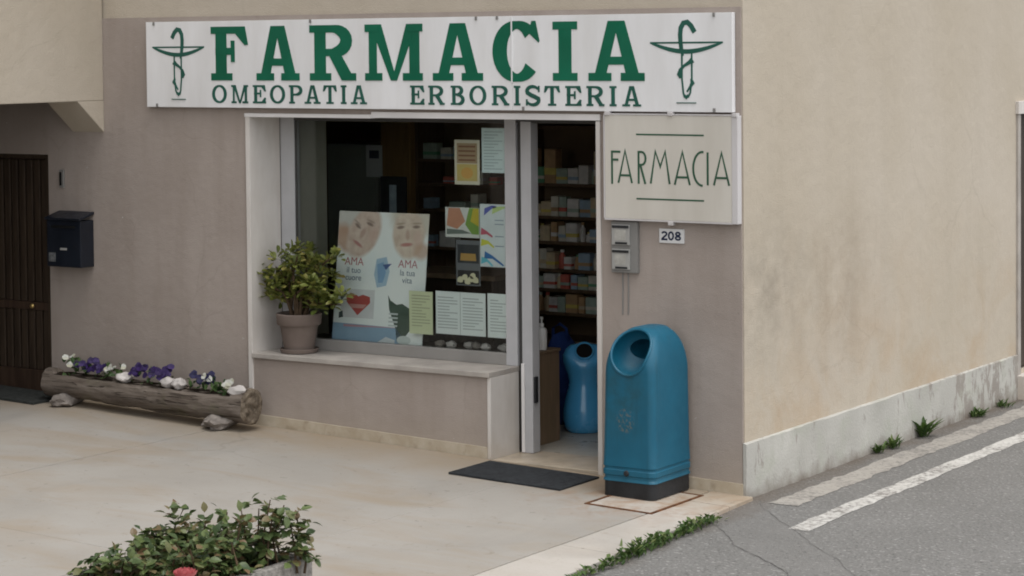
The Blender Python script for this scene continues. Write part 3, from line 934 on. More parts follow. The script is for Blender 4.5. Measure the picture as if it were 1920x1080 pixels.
# left-hand house door
dl = MB().box(-6.345, -5.345, .05, .10, .178, 1.80).build("house_door", "door_wood", B)
MB().box(-5.346, -5.317, .002, .12, .17, 1.818).build("door_frame_post", "dark_wood", dl, bevel=.003)
MB().box(-6.359, -6.346, .002, .12, .17, 1.818).build("door_frame_post", "dark_wood", dl)
MB().box(-6.345, -5.347, .002, .12, 1.788, 1.818).build("door_frame_head", "dark_wood", dl, bevel=.003)
for k in range(14):
    x = -5.35 - k * .0708
    MB().box(x - .058, x - .004, .022, .0495, .80, 1.782).build("slat", "dark_wood", dl, bevel=.006)
    MB().box(x - .058, x - .004, .022, .0495, .33, .74).build("slat", "dark_wood", dl, bevel=.006)
MB().box(-6.34, -5.35, .018, .0492, .742, .798).build("lock_rail", "door_wood", dl, bevel=.004)
MB().box(-6.34, -5.35, .018, .0492, .182, .328).build("kick_board", "door_wood", dl, bevel=.004)
mb = MB().lathe([(.002, 0), (.016, .004), (.018, .012), (.012, .02), (.002, .023)], (0, 0, 0), 12)
mb.v = [V((-5.50 + p.x, .016 - p.z, .77 + p.y)) for p in mb.v]
mb.build("knob", simple("brass", L(.45, .32, .12), .35, .5, .1, 5, metallic=.8), dl, smooth=True)

# ------------------------------------------------------------------ signs
SX0, SX1, SZ0, SZ1, SY = -4.371, -.038, 2.1537, 2.711, -.042
sg = thing("shop_sign", "long white sign with green FARMACIA lettering above the shop window", "sign", (-2.2, 0, SZ0))
SEAM = -1.497
MB().box(SX0, SEAM - .0008, SY, -.004, SZ0, SZ1).build("board", "sign", sg, bevel=.002)
MB().box(SEAM + .0008, SX1, SY, -.004, SZ0, SZ1).build("board", "sign", sg, bevel=.002)
for c, x0, x1 in (('F', -3.814, -3.505), ('A', -3.438, -3.091), ('R', -3.009, -2.647), ('M', -2.577, -2.143), ('A', -2.068, -1.704), ('C', -1.635, -1.290), ('I', -1.213, -1.045), ('A', -.970, -.597)):
    z0, z1 = (2.329, 2.674) if c != 'C' else (2.324, 2.681)
    s = {'F': .092, 'I': .088, 'C': .102, 'M': .088}.get(c, .090)
    letter_mb(glyph(c, x0, x1, z0, z1, s, .046), SY).build("letter", "green", sg, fix=False)
small = [('O', -3.81, -3.687), ('M', -3.647, -3.51), ('E', -3.471, -3.364), ('O', -3.332, -3.209), ('P', -3.177, -3.072), ('A', -3.053, -2.928), ('T', -2.907, -2.799), ('I', -2.768, -2.724), ('A', -2.69, -2.567),
         ('E', -2.239, -2.133), ('R', -2.104, -1.984), ('B', -1.939, -1.84), ('O', -1.804, -1.682), ('R', -1.643, -1.519), ('I', -1.486, -1.441), ('S', -1.404, -1.304), ('T', -1.276, -1.165), ('E', -1.129, -1.019), ('R', -.985, -.865), ('I', -.830, -.784), ('A', -.745, -.622)]
for c, x0, x1 in small:
    letter_mb(glyph(c, x0, x1, 2.183, 2.2995, .0245 if c not in 'M' else .022, .0125), SY, .002).build("letter", "green_dark", sg, fix=False)
MB().box(SEAM - .005, SEAM + .003, SY - .0062, SY - .0001, 2.318, 2.70).build("joint_strip", "sign", sg)
# cup with a coiled snake, mirrored at the two ends
def emblem(xc, m, k):
    def T(pts): return [(xc + m * p[0] * k, p[1]) for p in pts]
    st = []
    st.append(ribbon(T([(-.222, 2.545), (.222, 2.545)]), .010))
    bowl = T([(-.222 + .444 * t / 24, 2.545 - .050 * math.sin(PI * t / 24)) for t in range(25)])
    st.append(ribbon(bowl, [.006 + .020 * math.sin(PI * t / 24) ** .6 for t in range(25)]))
    neck = T([(-.052, 2.603), (-.030, 2.640), (-.008, 2.660), (.016, 2.655), (.032, 2.628), (.036, 2.59), (.034, 2.55), (.028, 2.50), (.020, 2.47)])
    st.append(ribbon(neck, [.029, .029, .028, .028, .028, .028, .027, .023, .014]))
    for s in (-1, 1):
        st.append(ribbon(T([(s * .030 - .004, 2.492), (s * .030 - .004, 2.34), (s * .021 - .003, 2.262), (s * .010, 2.236)]), .0105))
    coil = T([(-.040, 2.448), (-.020, 2.434), (.012, 2.415), (.036, 2.392), (.043, 2.366), (.034, 2.345)])
    st.append(ribbon(coil, [.034, .022, .015, .018, .027, .014]))
    st.append(ribbon(T([(-.030, 2.342), (-.039, 2.318), (-.024, 2.296), (-.004, 2.268)]), [.011, .023, .014, .009]))
    st.append(ribbon(T([(-.013, 2.248), (0, 2.236), (.013, 2.248)]), .016))
    st.append(ribbon(T([(-.060, 2.206), (.060, 2.206)]), .005))
    return letter_mb(st, SY, .0015)
emblem(-4.094, 1, 1.0).build("emblem", "green_dark", sg, fix=False)
emblem(-.328, -1, 1.05).build("emblem", "green_dark", sg, fix=False)
for x, z in ((-4.30, 2.700), (-4.28, 2.166), (-3.0, 2.700), (-1.60, 2.703), (-.15, 2.700), (-.15, 2.166), (-1.42, 2.166), (-1.75, 2.70)):
    MB().box(x - .007, x + .007, SY - .008, SY, z - .011, z + .011).build("clip", "grey_plastic", sg, bevel=.002)

PY = -.048
pn = thing("wall_sign", "smaller cream sign with thin FARMACIA lettering beside the doorway", "sign", (-.43, 0, 1.538))
MB().box(-.862, -.040, PY, -.004, 1.538, 2.134).build("board", "panel", pn, bevel=.003)
MB().box(-.0395, -.002, PY - .003, -.004, 1.530, 2.136).build("edge_profile", "panel_frame", pn, bevel=.003)
MB().box(-.866, -.0398, PY - .003, -.004, 1.5285, 1.5375).build("edge_profile", "panel_frame", pn, bevel=.001)
MB().box(-.866, -.0398, PY - .003, -.004, 2.1345, 2.142).build("edge_profile", "panel_frame", pn, bevel=.001)
MB().box(-.870, -.8625, PY - .003, -.004, 1.538, 2.134).build("edge_profile", "panel_frame", pn, bevel=.001)
for x, z in ((-.845, 2.143), (-.43, 2.143), (-.02, 2.140), (-.43, 1.522)):
    MB().box(x - .016, x + .016, PY - .009, -.02, z - .012, z + .010).build("clip", "panel_frame", pn, bevel=.004)
WT = .0125
deco = [
    [[(-.814, 1.737), (-.814, 1.929)], [(-.814, 1.923), (-.758, 1.923)], [(-.814, 1.877), (-.772, 1.877)]],
    [[(-.772, 1.744), (-.727, 1.929), (-.682, 1.744)], [(-.760, 1.788), (-.694, 1.788)]],
    [[(-.638, 1.742), (-.638, 1.930)], [(-.638, 1.924)] + arc(-.618, 1.887, .026, .037, 90, -90, 8) + [(-.632, 1.850)], [(-.626, 1.848), (-.594, 1.742)]],
    [[(-.559, 1.745), (-.528, 1.929), (-.496, 1.842), (-.464, 1.929), (-.436, 1.744)]],
    [[(-.403, 1.742), (-.353, 1.929), (-.306, 1.742)], [(-.390, 1.785), (-.319, 1.785)]],
    [arc(-.226, 1.836, .058, .095, 82, 272, 16)],
    [[(-.192, 1.929), (-.192, 1.744)]],
    [[(-.153, 1.745), (-.104, 1.928), (-.057, 1.745)], [(-.140, 1.787), (-.068, 1.787)]],
]
for g_ in deco:
    letter_mb([ribbon(s_, WT) for s_ in g_], PY, .0015).build("letter", "green_panel", pn, fix=False)
for z in (2.024, 1.656):
    letter_mb([ribbon([(-.653, z), (-.216, z)], .009)], PY, .0015).build("rule", "green_panel", pn, fix=False)

npl = thing("house_number_plate", "small white plate reading 208 on the wall under the cream sign", "number plate", (-.448, 0, 1.405))
MB().box(-.529, -.367, -.010, 0, 1.405, 1.487).build("plate", "plate", npl, bevel=.003)
def digit(ch, x0, x1, z0, z1, w):
    xc, W2, H = (x0 + x1) / 2, (x1 - x0) / 2 - w / 2, z1 - z0
    if ch == '0': return [ribbon(arc(xc, (z0 + z1) / 2, W2, H / 2 - w / 2, 0, 345, 22), w, True)]
    if ch == '8':
        return [ribbon(arc(xc, z1 - H * .27, W2 * .88, H * .27 - w / 2, 0, 340, 16), w, True), ribbon(arc(xc, z0 + H * .28, W2, H * .28 - w / 2, 0, 340, 16), w, True)]
    return [ribbon(arc(xc, z1 - H * .30, W2, H * .30 - w / 2, 170, -30, 12) + [(x0 + w * .6, z0 + w * .9)], w), rect(x0, x1, z0, z0 + w)]
for ch, x0 in (('2', -.514), ('0', -.471), ('8', -.426)):
    letter_mb(digit(ch, x0, x0 + .040, 1.421, 1.473, .0105), -.010, .0012).build("digit", "ink", npl, fix=False)

# ------------------------------------------------------------------ fittings on the wall
ic = thing("intercom_panel", "grey two-module intercom box on the wall beside the doorway", "intercom", (-.75, 0, 1.224))
MB().box(-.836, -.662, -.028, 0, 1.224, 1.520).build("housing", "grey_plastic", ic, bevel=.004)
for z in (1.385, 1.243):
    m_ = MB().box(-.826, -.708, -.040, -.0281, z, z + .118).build("module", "grey_light", ic, bevel=.004)
    MB().box(-.822, -.712, -.045, -.0401, z + .098, z + .113).build("visor", "black_plastic", m_, bevel=.002)
    MB().box(-.802, -.722, -.043, -.0401, z + .005, z + .017).build("button_slot", "black_plastic", m_, bevel=.002)
    MB().box(-.806, -.732, -.0415, -.0402, z + .028, z + .088).build("name_card", "card", m_)
for dx in (-.775, -.738):
    MB().tube([(dx, -.004, 1.225), (dx + .002, -.005, 1.13), (dx - .001, -.004, .98)], .0035, 6).build("cable", "grey_plastic", ic, smooth=True)

mbx = thing("mailbox", "dark blue metal mailbox on the wall beside the brown door", "mailbox", (-5.06, 0, 1.07))
MB().box(-5.215, -4.905, -.13, 0, 1.070, 1.385).build("box", "mailbox", mbx, bevel=.006)
mb = MB().prism([(-5.222, -.142, 1.386), (-5.222, 0, 1.425), (-5.222, 0, 1.442), (-5.222, -.146, 1.402)], (.324, 0, 0))
mb.build("lid", "mailbox", mbx, bevel=.003)
MB().box(-5.17, -4.95, -.136, -.1305, 1.335, 1.352).build("letter_slot", "black_hole", mbx)
MB().box(-5.195, -5.135, -.1335, -.1305, 1.105, 1.165).build("label", simple("mailbox_label", L(.12, .125, .13), .6, .3, .5, 60), mbx)
MB().box(-5.09, -5.03, -.1335, -.1305, 1.185, 1.20).build("name_plate", "grey_light", mbx, bevel=.001)
db = thing("doorbell", "small dark doorbell above the blue mailbox", "doorbell", (-5.18, 0, 1.597))
MB().box(-5.203, -5.163, -.016, 0, 1.597, 1.719).build("plate", "grey_plastic", db, bevel=.004)
MB().box(-5.198, -5.178, -.020, -.0161, 1.612, 1.704).build("push_button", "black_hole", db, bevel=.002)

# ------------------------------------------------------------------ litter bin on its pad
pad = thing("manhole_cover", "square stone cover with a rusty iron frame under the teal bin", "manhole cover", (-.39, -.43, fz(-.39)))
px0, px1, py0, py1 = -.605, -.178, -.732, -.139
mb = MB()
mb.prism([(x, y, fz(x) + .0035) for x, y in ((px0 + .022, py0 + .022), (px1 - .022, py0 + .022), (px1 - .022, py1 - .022), (px0 + .022, py1 - .022))], (0, 0, -.002))
mb.build("infill", "paving_edge", pad)
for a, b, c, d in ((px0, px1, py0, py0 + .02), (px0, px1, py1 - .02, py1), (px0, px0 + .02, py0 + .0205, py1 - .0205), (px1 - .02, px1, py0 + .0205, py1 - .0205)):
    MB().prism([(x, y, fz(x) + .0048) for x, y in ((a, c), (b, c), (b, d), (a, d))], (0, 0, -.004)).build("frame_bar", "rust", pad)

BX0, BX1, BY0, BY1 = -.652, -.312, -.470, -.025
BXC, BYC = (BX0 + BX1) / 2, (BY0 + BY1) / 2
bz = fz(BXC) + .004
lb = thing("litter_bin", "teal blue plastic litter bin with a round opening standing against the wall", "litter bin", (BXC, BYC, bz))
def rr_loop(hx, y0, y1, z, r, n=12):
    hy, yc = (y1 - y0) / 2, (y0 + y1) / 2
    r = min(r, hx * .98, hy * .98)
    pts = []
    for q, (sx, sy) in enumerate(((1, 1), (-1, 1), (-1, -1), (1, -1))):
        for k in range(n + 1):
            a = PI / 2 * q + PI / 2 * k / n
            pts.append((BXC + sx * (hx - r) + r * math.cos(a), yc + sy * (hy - r) + r * math.sin(a), z))
    return pts
def loft(loops, cap=True):
    mb = MB(); n = len(loops[0])
    v = [p for l in loops for p in l]
    fs = [(i * n + k, i * n + (k + 1) % n, (i + 1) * n + (k + 1) % n, (i + 1) * n + k) for i in range(len(loops) - 1) for k in range(n)]
    if cap: fs += [tuple(range(n - 1, -1, -1)), tuple((len(loops) - 1) * n + k for k in range(n))]
    mb.faces(v, fs); mb.smooth = True
    return mb
HX = (BX1 - BX0) / 2
loft([rr_loop(HX - .004, BY0 + .004, BY1 - .002, bz + z, .045) for z in (0, .004, .05, .088)]).build("base", "black_plastic", lb)
loops = []
for z, d in ((.0885, .0), (.098, .002), (.104, .006), (.118, .006), (.124, .0), (.150, .0), (.156, .005), (.166, .005), (.172, .0), (.20, .002)):
    loops.append(rr_loop(HX - d + .001, BY0 + d, BY1 - d * .3, bz + z, .04))
ZS, ZT = .70, .935
for k in range(1, 10):
    z = lerp(.20, ZS, k / 9)
    loops.append(rr_loop(HX - .002 - .006 * k / 9, BY0 + .002 + .012 * k / 9, BY1 - .002 - .002 * k / 9, bz + z, .042 + .003 * k / 9))
ND = 44
for k in range(1, ND + 1):
    t = k / ND
    a = t * PI / 2
    z = ZS + (ZT - ZS) * math.sin(a)
    cx = math.cos(a)
    hx = (HX - .008) * max(.02, cx ** .58)
    y0 = lerp(BY0 + .014, BY0 + .20, 1 - cx ** .8)
    y1 = lerp(BY1 - .004, BY1 - .13, 1 - cx ** .5)
    loops.append(rr_loop(hx, y0, y1, bz + z, .045 + .075 * t))
fn = V((0, -.70, .714)).normalized()
fp = V((BXC, BY0 + .012, bz + .695))
shell = loft(loops).build("shell", "bin", lb)
# opening: an inclined elliptical hollow cut into the front of the dome
cut = bpy.data.meshes.new("cut"); bm = bmesh.new()
bmesh.ops.create_uvsphere(bm, u_segments=40, v_segments=24, radius=1)
axis_n = fn.copy()
ctr = V((0.0, -.135, .800))            # relative to the bin's base centre
ux = V((1, 0, 0)); uw = axis_n.cross(ux)
for v_ in bm.verts:
    c_ = v_.co.copy()
    v_.co = ctr + ux * c_.x * .130 + uw * c_.y * .142 + axis_n * c_.z * .12
bm2 = bmesh.new()
bmesh.ops.create_uvsphere(bm2, u_segments=32, v_segments=20, radius=1)
for v_ in bm2.verts:
    v_.co = V((.0, .02, .808)) + V((v_.co.x * .092, v_.co.y * .14, v_.co.z * .058))
cut2 = bpy.data.meshes.new("cut2"); bm2.to_mesh(cut2); bm2.free()
bm.to_mesh(cut); bm.free()
cuto = bpy.data.objects.new("cut", cut); col.objects.link(cuto)
cuto.location = lb.location
cuto2 = bpy.data.objects.new('cut2', cut2); col.objects.link(cuto2); cuto2.location = lb.location
md = shell.modifiers.new("b", 'BOOLEAN'); md.operation = 'DIFFERENCE'; md.object = cuto; md.solver = 'EXACT'
md2 = shell.modifiers.new('c', 'BOOLEAN'); md2.operation = 'DIFFERENCE'; md2.object = cuto2; md2.solver = 'EXACT'
bpy.context.view_layer.update()
dg = bpy.context.evaluated_depsgraph_get()
nm = bpy.data.meshes.new_from_object(shell.evaluated_get(dg))
shell.modifiers.clear(); shell.data = nm
bpy.data.objects.remove(cuto); bpy.data.objects.remove(cuto2)
bm = bmesh.new(); bm.from_mesh(nm)
for f in bm.faces: f.smooth = True
for e in bm.edges:
    if len(e.link_faces) == 2: e.smooth = e.calc_face_angle(0) < math.radians(38)
# rim: follow the boundary between shell and hollow
o3 = V(lb.location)
def in_cut(p, k=1.0):
    d = p - ctr
    return (d.dot(ux) / .130) ** 2 + (d.dot(uw) / .142) ** 2 + (d.dot(axis_n) / .12) ** 2
rim_pts = [v_.co.copy() for v_ in bm.verts if abs(in_cut(v_.co) - 1) < .02 and (v_.co - ctr).dot(axis_n) > -.035 and any(e.calc_face_angle(0) > math.radians(30) for e in v_.link_edges if len(e.link_faces) == 2)]
bm.to_mesh(nm); bm.free()
if len(rim_pts) > 12:
    rim_pts.sort(key=lambda p: math.atan2((p - ctr).dot(uw), (p - ctr).dot(ux)))
    bins = {}
    for p in rim_pts:
        bins.setdefault(int((math.atan2((p - ctr).dot(uw), (p - ctr).dot(ux)) + PI) / (2 * PI) * 36), []).append(p)
    loop_ = [sum(b_, V((0, 0, 0))) / len(b_) for k_, b_ in sorted(bins.items())]
    n_ = len(loop_)
    sm_ = [(loop_[i - 1] + loop_[i] * 2 + loop_[(i + 1) % n_]) / 4 for i in range(n_)]
    mb = MB(); R_ = 8; v = []
    for i in range(n_):
        t_ = (sm_[(i + 1) % n_] - sm_[i - 1]).normalized(); a_ = axis_n
        u_ = t_.cross(a_).normalized(); w_ = t_.cross(u_).normalized()
        v += [o3 + sm_[i] + (u_ * math.cos(2 * PI * k / R_) + w_ * math.sin(2 * PI * k / R_)) * .0085 for k in range(R_)]
    mb.faces(v, [(i * R_ + k, i * R_ + (k + 1) % R_, ((i + 1) % n_) * R_ + (k + 1) % R_, ((i + 1) % n_) * R_ + k) for i in range(n_) for k in range(R_)])
    mb.build("rim", "bin", lb, smooth=True)
# dark mouth of the inner liner at the back of the hollow
mb = MB().lathe([(.001, 0), (.06, 0), (.062, .003)], (0, 0, 0), 24)
# lock knob on the front
mb = MB().lathe([(.001, 0), (.017, 0), (.017, .006), (.012, .011), (.001, .012)], (0, 0, 0), 16)
mb.v = [V((BXC - .005 + p.x, BY0 + .003 - p.z, bz + .137 + p.y)) for p in mb.v]
mb.build("lock_knob", "black_plastic", lb, smooth=True)

# ------------------------------------------------------------------ doormats
def mat_obj(name, label, x0, x1, y0, y1, m, h=.012):
    o_ = thing(name, label, "doormat", ((x0 + x1) / 2, (y0 + y1) / 2, fz((x0 + x1) / 2)))
    MB().prism([(x, y, fz(x) + h + .001) for x, y in ((x0, y0), (x1, y0), (x1, y1), (x0, y1))], (0, 0, -h)).build("pile", m, o_, bevel=.003)
    return o_
mat_obj("doormat", "dark grey doormat on the forecourt in front of the open doorway", -1.645, -.885, -.535, -.10, "mat")
mat_obj("doormat", "dark green doormat in front of the brown wooden door", -6.1, -5.10, -.40, -.03, "mat_green", .016)

# ------------------------------------------------------------------ posters and papers in the window
def m_flat(name, c): return simple(name, c, .75, .2, .08, 6)
FL = {}
def flat(r, g, b):
    k = (round(r, 3), round(g, 3), round(b, 3))
    if k not in FL: FL[k] = m_flat("print_colour", L(r, g, b))
    return FL[k]

def sheet_thing(name, label, cat, x0, x1, z0, z1, y, mat, t=.002, group=None, tilt=0.0):
    th = thing(name, label, cat, ((x0 + x1) / 2, y, z0), group)
    MB().box(x0, x1, y, y + t, z0, z1).build("sheet", mat, th)
    return th
def patch(th, pts, y, mat, name="print", k=1):
    MB().prism([(p[0], y - .0006 * k, p[1]) for p in pts], (0, .0005, 0)).build(name, mat, th, fix=False)
def ell(cx, cz, rx, rz, n=18, a=0.0, wob=0.0, seed=0):
    out = []
    for i in range(n):
        t = 2 * PI * i / n
        k = 1 + wob * mnoise.noise(V((math.cos(t) * 1.5 + seed, math.sin(t) * 1.5, seed)))
        x, z = rx * k * math.cos(t), rz * k * math.sin(t)
        out.append((cx + x * math.cos(a) - z * math.sin(a), cz + x * math.sin(a) + z * math.cos(a)))
    return out

GY = .334     # just behind the pane
# large health poster, standing on the ledge and leaning back
ax0, ax1, az0, az1, ay = -3.180, -2.468, .642, 1.478, .372
ps = thing("large_poster", "large white poster with two faces and a red heart leaning behind the window", "poster", ((ax0 + ax1) / 2, ay, az0))
def m_poster():
    n = NT("poster_print", .7, .25)
    s_ = n.sep(n.tc.outputs["Object"])
    o_ = n.tc.outputs["Object"]
    u = n.math('DIVIDE', s_[0], .356); w = n.math('DIVIDE', s_[2], .836)
    base = n.mix(n.ramp(n.noise(o_, 3, 3), .35, .65), L(.80, .86, .86), L(.87, .90, .88))
    wob = n.math('MULTIPLY', n.math('SUBTRACT', n.noise(o_, 11, 3), .5), .5)
    def spot(cx_, cz_, ra, rb_, deg, soft, wb=1.0):
        """soft-edged tilted ellipse in the print"""
        c_, q_ = math.cos(math.radians(deg)), math.sin(math.radians(deg))
        dx, dz = n.math('SUBTRACT', s_[0], cx_), n.math('SUBTRACT', s_[2], cz_)
        a_ = n.math('DIVIDE', n.math('ADD', n.math('MULTIPLY', dx, c_), n.math('MULTIPLY', dz, q_)), ra)
        b_ = n.math('DIVIDE', n.math('SUBTRACT', n.math('MULTIPLY', dz, c_), n.math('MULTIPLY', dx, q_)), rb_)
        r_ = n.math('SQRT', n.math('ADD', n.math('MULTIPLY', a_, a_), n.math('MULTIPLY', b_, b_)))
        return n.ramp(n.math('ADD', r_, n.math('MULTIPLY', wob, wb)), 1.0 + soft, 1.0 - soft)
    def lay(mask, c_, k_=1.0):
        nonlocal base
        base = n.mix(n.math('MULTIPLY', mask, k_), base, c_)
    mott = n.ramp(n.noise(o_, 14, 5, .6), .35, .65)
    sk1 = n.mix(mott, L(.56, .42, .35), L(.70, .58, .50)); sk2 = n.mix(mott, L(.60, .48, .39), L(.74, .64, .54))
    lay(spot(-.25, .80, .17, .13, 10, .25), L(.58, .56, .52), .9)                 # grey hair
    lay(spot(.24, .81, .19, .12, -5, .25), L(.62, .57, .48), .9)                  # fair hair
    lay(spot(-.30, .66, .075, .10, 35, .3), L(.52, .31, .21), .85)                # hand at the cheek
    lay(spot(-.150, .70, .175, .118, 58, .10, .25), sk1)
    lay(spot(.205, .70, .155, .125, 96, .10, .25), sk2)
    lay(spot(.31, .60, .06, .05, 20, .35), L(.58, .40, .30), .8)
    for (cx_, cz_, ra, rb_, dg, c_, k_) in ((-.105, .757, .028, .010, -20, L(.20, .14, .12), .8), (-.200, .742, .028, .010, -35, L(.20, .14, .12), .8), (-.098, .775, .035, .007, -20, L(.34, .27, .23), .7), (-.205, .765, .035, .007, -35, L(.34, .27, .23), .7),
                                            (-.160, .695, .018, .036, -30, L(.46, .30, .25), .7), (-.195, .628, .042, .011, -30, L(.42, .16, .15), .8), (-.075, .690, .03, .05, -30, L(.62, .42, .36), .5),
                                            (.140, .745, .028, .010, 8, L(.20, .14, .12), .8), (.262, .752, .028, .010, 4, L(.20, .14, .12), .8), (.138, .768, .035, .007, 8, L(.38, .30, .23), .7), (.265, .774, .035, .007, 2, L(.38, .30, .23), .7),
                                            (.196, .698, .016, .034, 4, L(.50, .34, .28), .7), (.192, .636, .045, .012, 6, L(.46, .17, .16), .8), (.275, .680, .03, .045, 0, L(.64, .44, .38), .5)):
        lay(spot(cx_, cz_, ra, rb_, dg, .35, .3), c_, k_)
    n.color(base)
    return n.m
MB().box(ax0, ax1, ay, ay + .006, az0, az1).build("sheet", m_poster(), ps)
W_, H_ = ax1 - ax0, az1 - az0
def PP(u, w): return (ax0 + u * W_, az0 + w * H_)
def pp(pts): return [PP(*p) for p in pts]
def face_print(pts, m, k): patch(ps, pp(pts), ay, m, "print", k)
face_print([(.45, .64), (.56, .66), (.60, .55), (.57, .44), (.47, .42), (.43, .52)], flat(.40, .55, .68), 1)
face_print([(.46, .60), (.53, .62), (.56, .54), (.53, .46), (.48, .46)], flat(.24, .40, .60), 2)
face_print([(.52, .60), (.62, .61), (.56, .56)], flat(.10, .15, .32), 2)
heart = [(.27, .20), (.14, .30), (.135, .345), (.18, .37), (.25, .355), (.27, .345), (.32, .36), (.40, .345), (.405, .30)]
face_print([(.08, .18), (.08, .40), (.45, .40), (.45, .18)], flat(.66, .67, .68), 1)
face_print(heart, flat(.42, .09, .08), 2)
face_print([(.17, .285), (.37, .285), (.33, .255), (.20, .255)], flat(.55, .30, .27), 3)
face_print([(.065, .33), (.12, .39), (.14, .36), (.085, .31)], flat(.08, .09, .12), 2)
face_print([(.06, .17), (.06, .215), (.10, .23), (.11, .18)], flat(.06, .08, .08), 2)
face_print([(0, 0), (0, .135), (.40, .13), (.70, .125), (.78, .06), (.78, 0)], flat(.27, .40, .53), 1)
face_print([(.12, .125), (.70, .125), (.70, .122), (.12, .108)], flat(.50, .28, .33), 2)
face_print([(.50, 0), (.60, .05), (.70, .03), (.70, 0)], flat(.62, .66, .68), 2)
face_print([(.60, .37), (.63, .33), (.70, .30), (.76, .31), (.86, .27), (.90, .15), (.80, .05), (.72, .02), (.70, .12), (.62, .26)], flat(.09, .125, .10), 1)
for i_ in range(4): face_print([(.62, .235 - i_ * .03), (.72, .235 - i_ * .03), (.72, .222 - i_ * .03), (.62, .222 - i_ * .03)], flat(.55, .60, .60), 2)
patch(ps, ell(*PP(.80, .035), .055, .028), ay, flat(.58, .64, .62), "print", 3)
for body, u, w, s_, c in (("AMA", .20, .585, .072, (.45, .17, .17)), ("il tuo", .20, .525, .055, (.13, .19, .26)), ("cuore", .20, .468, .055, (.13, .19, .26)),
                          ("AMA", .80, .585, .072, (.50, .24, .26)), ("la tua", .80, .525, .055, (.18, .24, .30)), ("vita", .80, .468, .055, (.18, .24, .30))):
    x, z = PP(u, w)
    text_polys("text", body, x, z, ay - .0018, s_, flat(*c), ps)
# lean the poster back
ps.rotation_euler = (-math.atan2(.10, H_), 0, 0)

p1 = sheet_thing("notice", "cream notice with an ochre square high in the window", "notice", -2.176, -1.988, 1.678, 1.955, GY, flat(.60, .57, .46))
patch(p1, [(-2.158, 1.81), (-2.006, 1.81), (-2.006, 1.935), (-2.158, 1.935)], GY, flat(.36, .27, .17), k=1)
for r_ in range(4):
    patch(p1, [(-2.145, 1.825 + r_ * .028), (-2.02, 1.825 + r_ * .028), (-2.02, 1.835 + r_ * .028), (-2.145, 1.835 + r_ * .028)], GY, flat(.22, .11, .07), k=2)
patch(p1, [(-2.158, 1.70), (-2.006, 1.70), (-2.006, 1.805), (-2.158, 1.805)], GY, flat(.52, .42, .16), k=1)
patch(p1, ell(-2.082, 1.75, .045, .035), GY, flat(.58, .35, .11), k=2)
p2 = sheet_thing("notice", "pale blue-white printed sheet in the upper corner of the window", "notice", -1.972, -1.795, 1.755, 2.031, GY, flat(.60, .70, .70))
for r_ in range(13):
    z = 2.005 - r_ * .019
    patch(p2, [(-1.955, z), (-1.82 - .03 * ((r_ * 7) % 3), z), (-1.82 - .03 * ((r_ * 7) % 3), z + .005), (-1.955, z + .005)], GY, flat(.34, .43, .45), k=1)
p3 = sheet_thing("leaflet", "landscape leaflet with orange and green shapes in the window", "leaflet", -2.250, -1.995, 1.348, 1.535, GY, flat(.60, .62, .59))
patch(p3, [(-2.24, 1.42), (-2.225, 1.53), (-2.14, 1.53), (-2.10, 1.45), (-2.16, 1.40)], GY, flat(.50, .26, .17), k=1)
patch(p3, [(-2.10, 1.43), (-2.07, 1.533), (-1.998, 1.533), (-1.998, 1.37), (-2.05, 1.37)], GY, flat(.20, .34, .08), k=1)
patch(p3, [(-2.06, 1.45), (-2.04, 1.53), (-1.998, 1.53), (-1.998, 1.42)], GY, flat(.50, .42, .06), k=2)
patch(p3, [(-2.24, 1.365), (-2.24, 1.40), (-2.12, 1.395), (-2.05, 1.375)], GY, flat(.16, .19, .17), k=2)
p4 = sheet_thing("leaflet", "tall white leaflet with blue, red and yellow swooshes beside the post", "leaflet", -1.990, -1.790, 1.174, 1.562, GY - .0006, flat(.60, .66, .67))
for (a, b, c, d, e, f, cl) in ((-1.96, 1.49, -1.90, 1.555, -1.87, 1.55, (.12, .14, .42)), (-1.90, 1.50, -1.83, 1.55, -1.80, 1.55, (.45, .58, .25)),
                               (-1.985, 1.37, -1.94, 1.395, -1.90, 1.365, (.50, .12, .17)), (-1.985, 1.30, -1.93, 1.335, -1.89, 1.30, (.55, .56, .08)),
                               (-1.96, 1.225, -1.90, 1.245, -1.82, 1.19, (.05, .17, .40)), (-1.985, 1.19, -1.94, 1.225, -1.90, 1.185, (.15, .50, .60))):
    patch(p4, [(a, b), (c, d - .02), (e, f - .01), (e + .005, f), (c, d), (a + .005, b + .045)], GY - .0006, flat(*cl), k=1)
for z in (1.46, 1.435, 1.36, 1.30):
    patch(p4, [(-1.88, z), (-1.815, z), (-1.815, z + .007), (-1.88, z + .007)], GY - .0006, flat(.30, .36, .42), k=1)
p5 = sheet_thing("leaflet", "dark grey leaflet with a gold emblem and cream flowers in the window", "leaflet", -2.172, -1.990, 1.050, 1.331, GY, flat(.15, .16, .17))
patch(p5, [(-2.16, 1.19), (-2.00, 1.19), (-2.00, 1.305), (-2.16, 1.305)], GY, flat(.05, .055, .06), k=1)
patch(p5, [(-2.14, 1.205), (-2.02, 1.205), (-2.025, 1.25), (-2.135, 1.25)], GY, flat(.42, .27, .09), k=2)
patch(p5, [(-2.16, 1.058), (-2.00, 1.058), (-2.00, 1.145), (-2.16, 1.145)], GY, flat(.04, .04, .04), k=1)
for x, z in ((-2.14, 1.085), (-2.105, 1.10), (-2.06, 1.09), (-2.025, 1.085), (-2.085, 1.075), (-2.045, 1.11)):
    patch(p5, ell(x, z, .022, .02, 10, 0, .4, x), GY, flat(.60, .58, .40), k=2 if z < 1.09 else 3)
py_ = sheet_thing("notice", "yellow printed sheet low in the window beside the large poster", "notice", -2.535, -2.354, .726, .996, GY, "paper_yellow")
w1 = sheet_thing("notice", "left one of the pair of white sheets low in the window", "notice", -2.330, -2.146, .738, 1.006, GY, "paper")
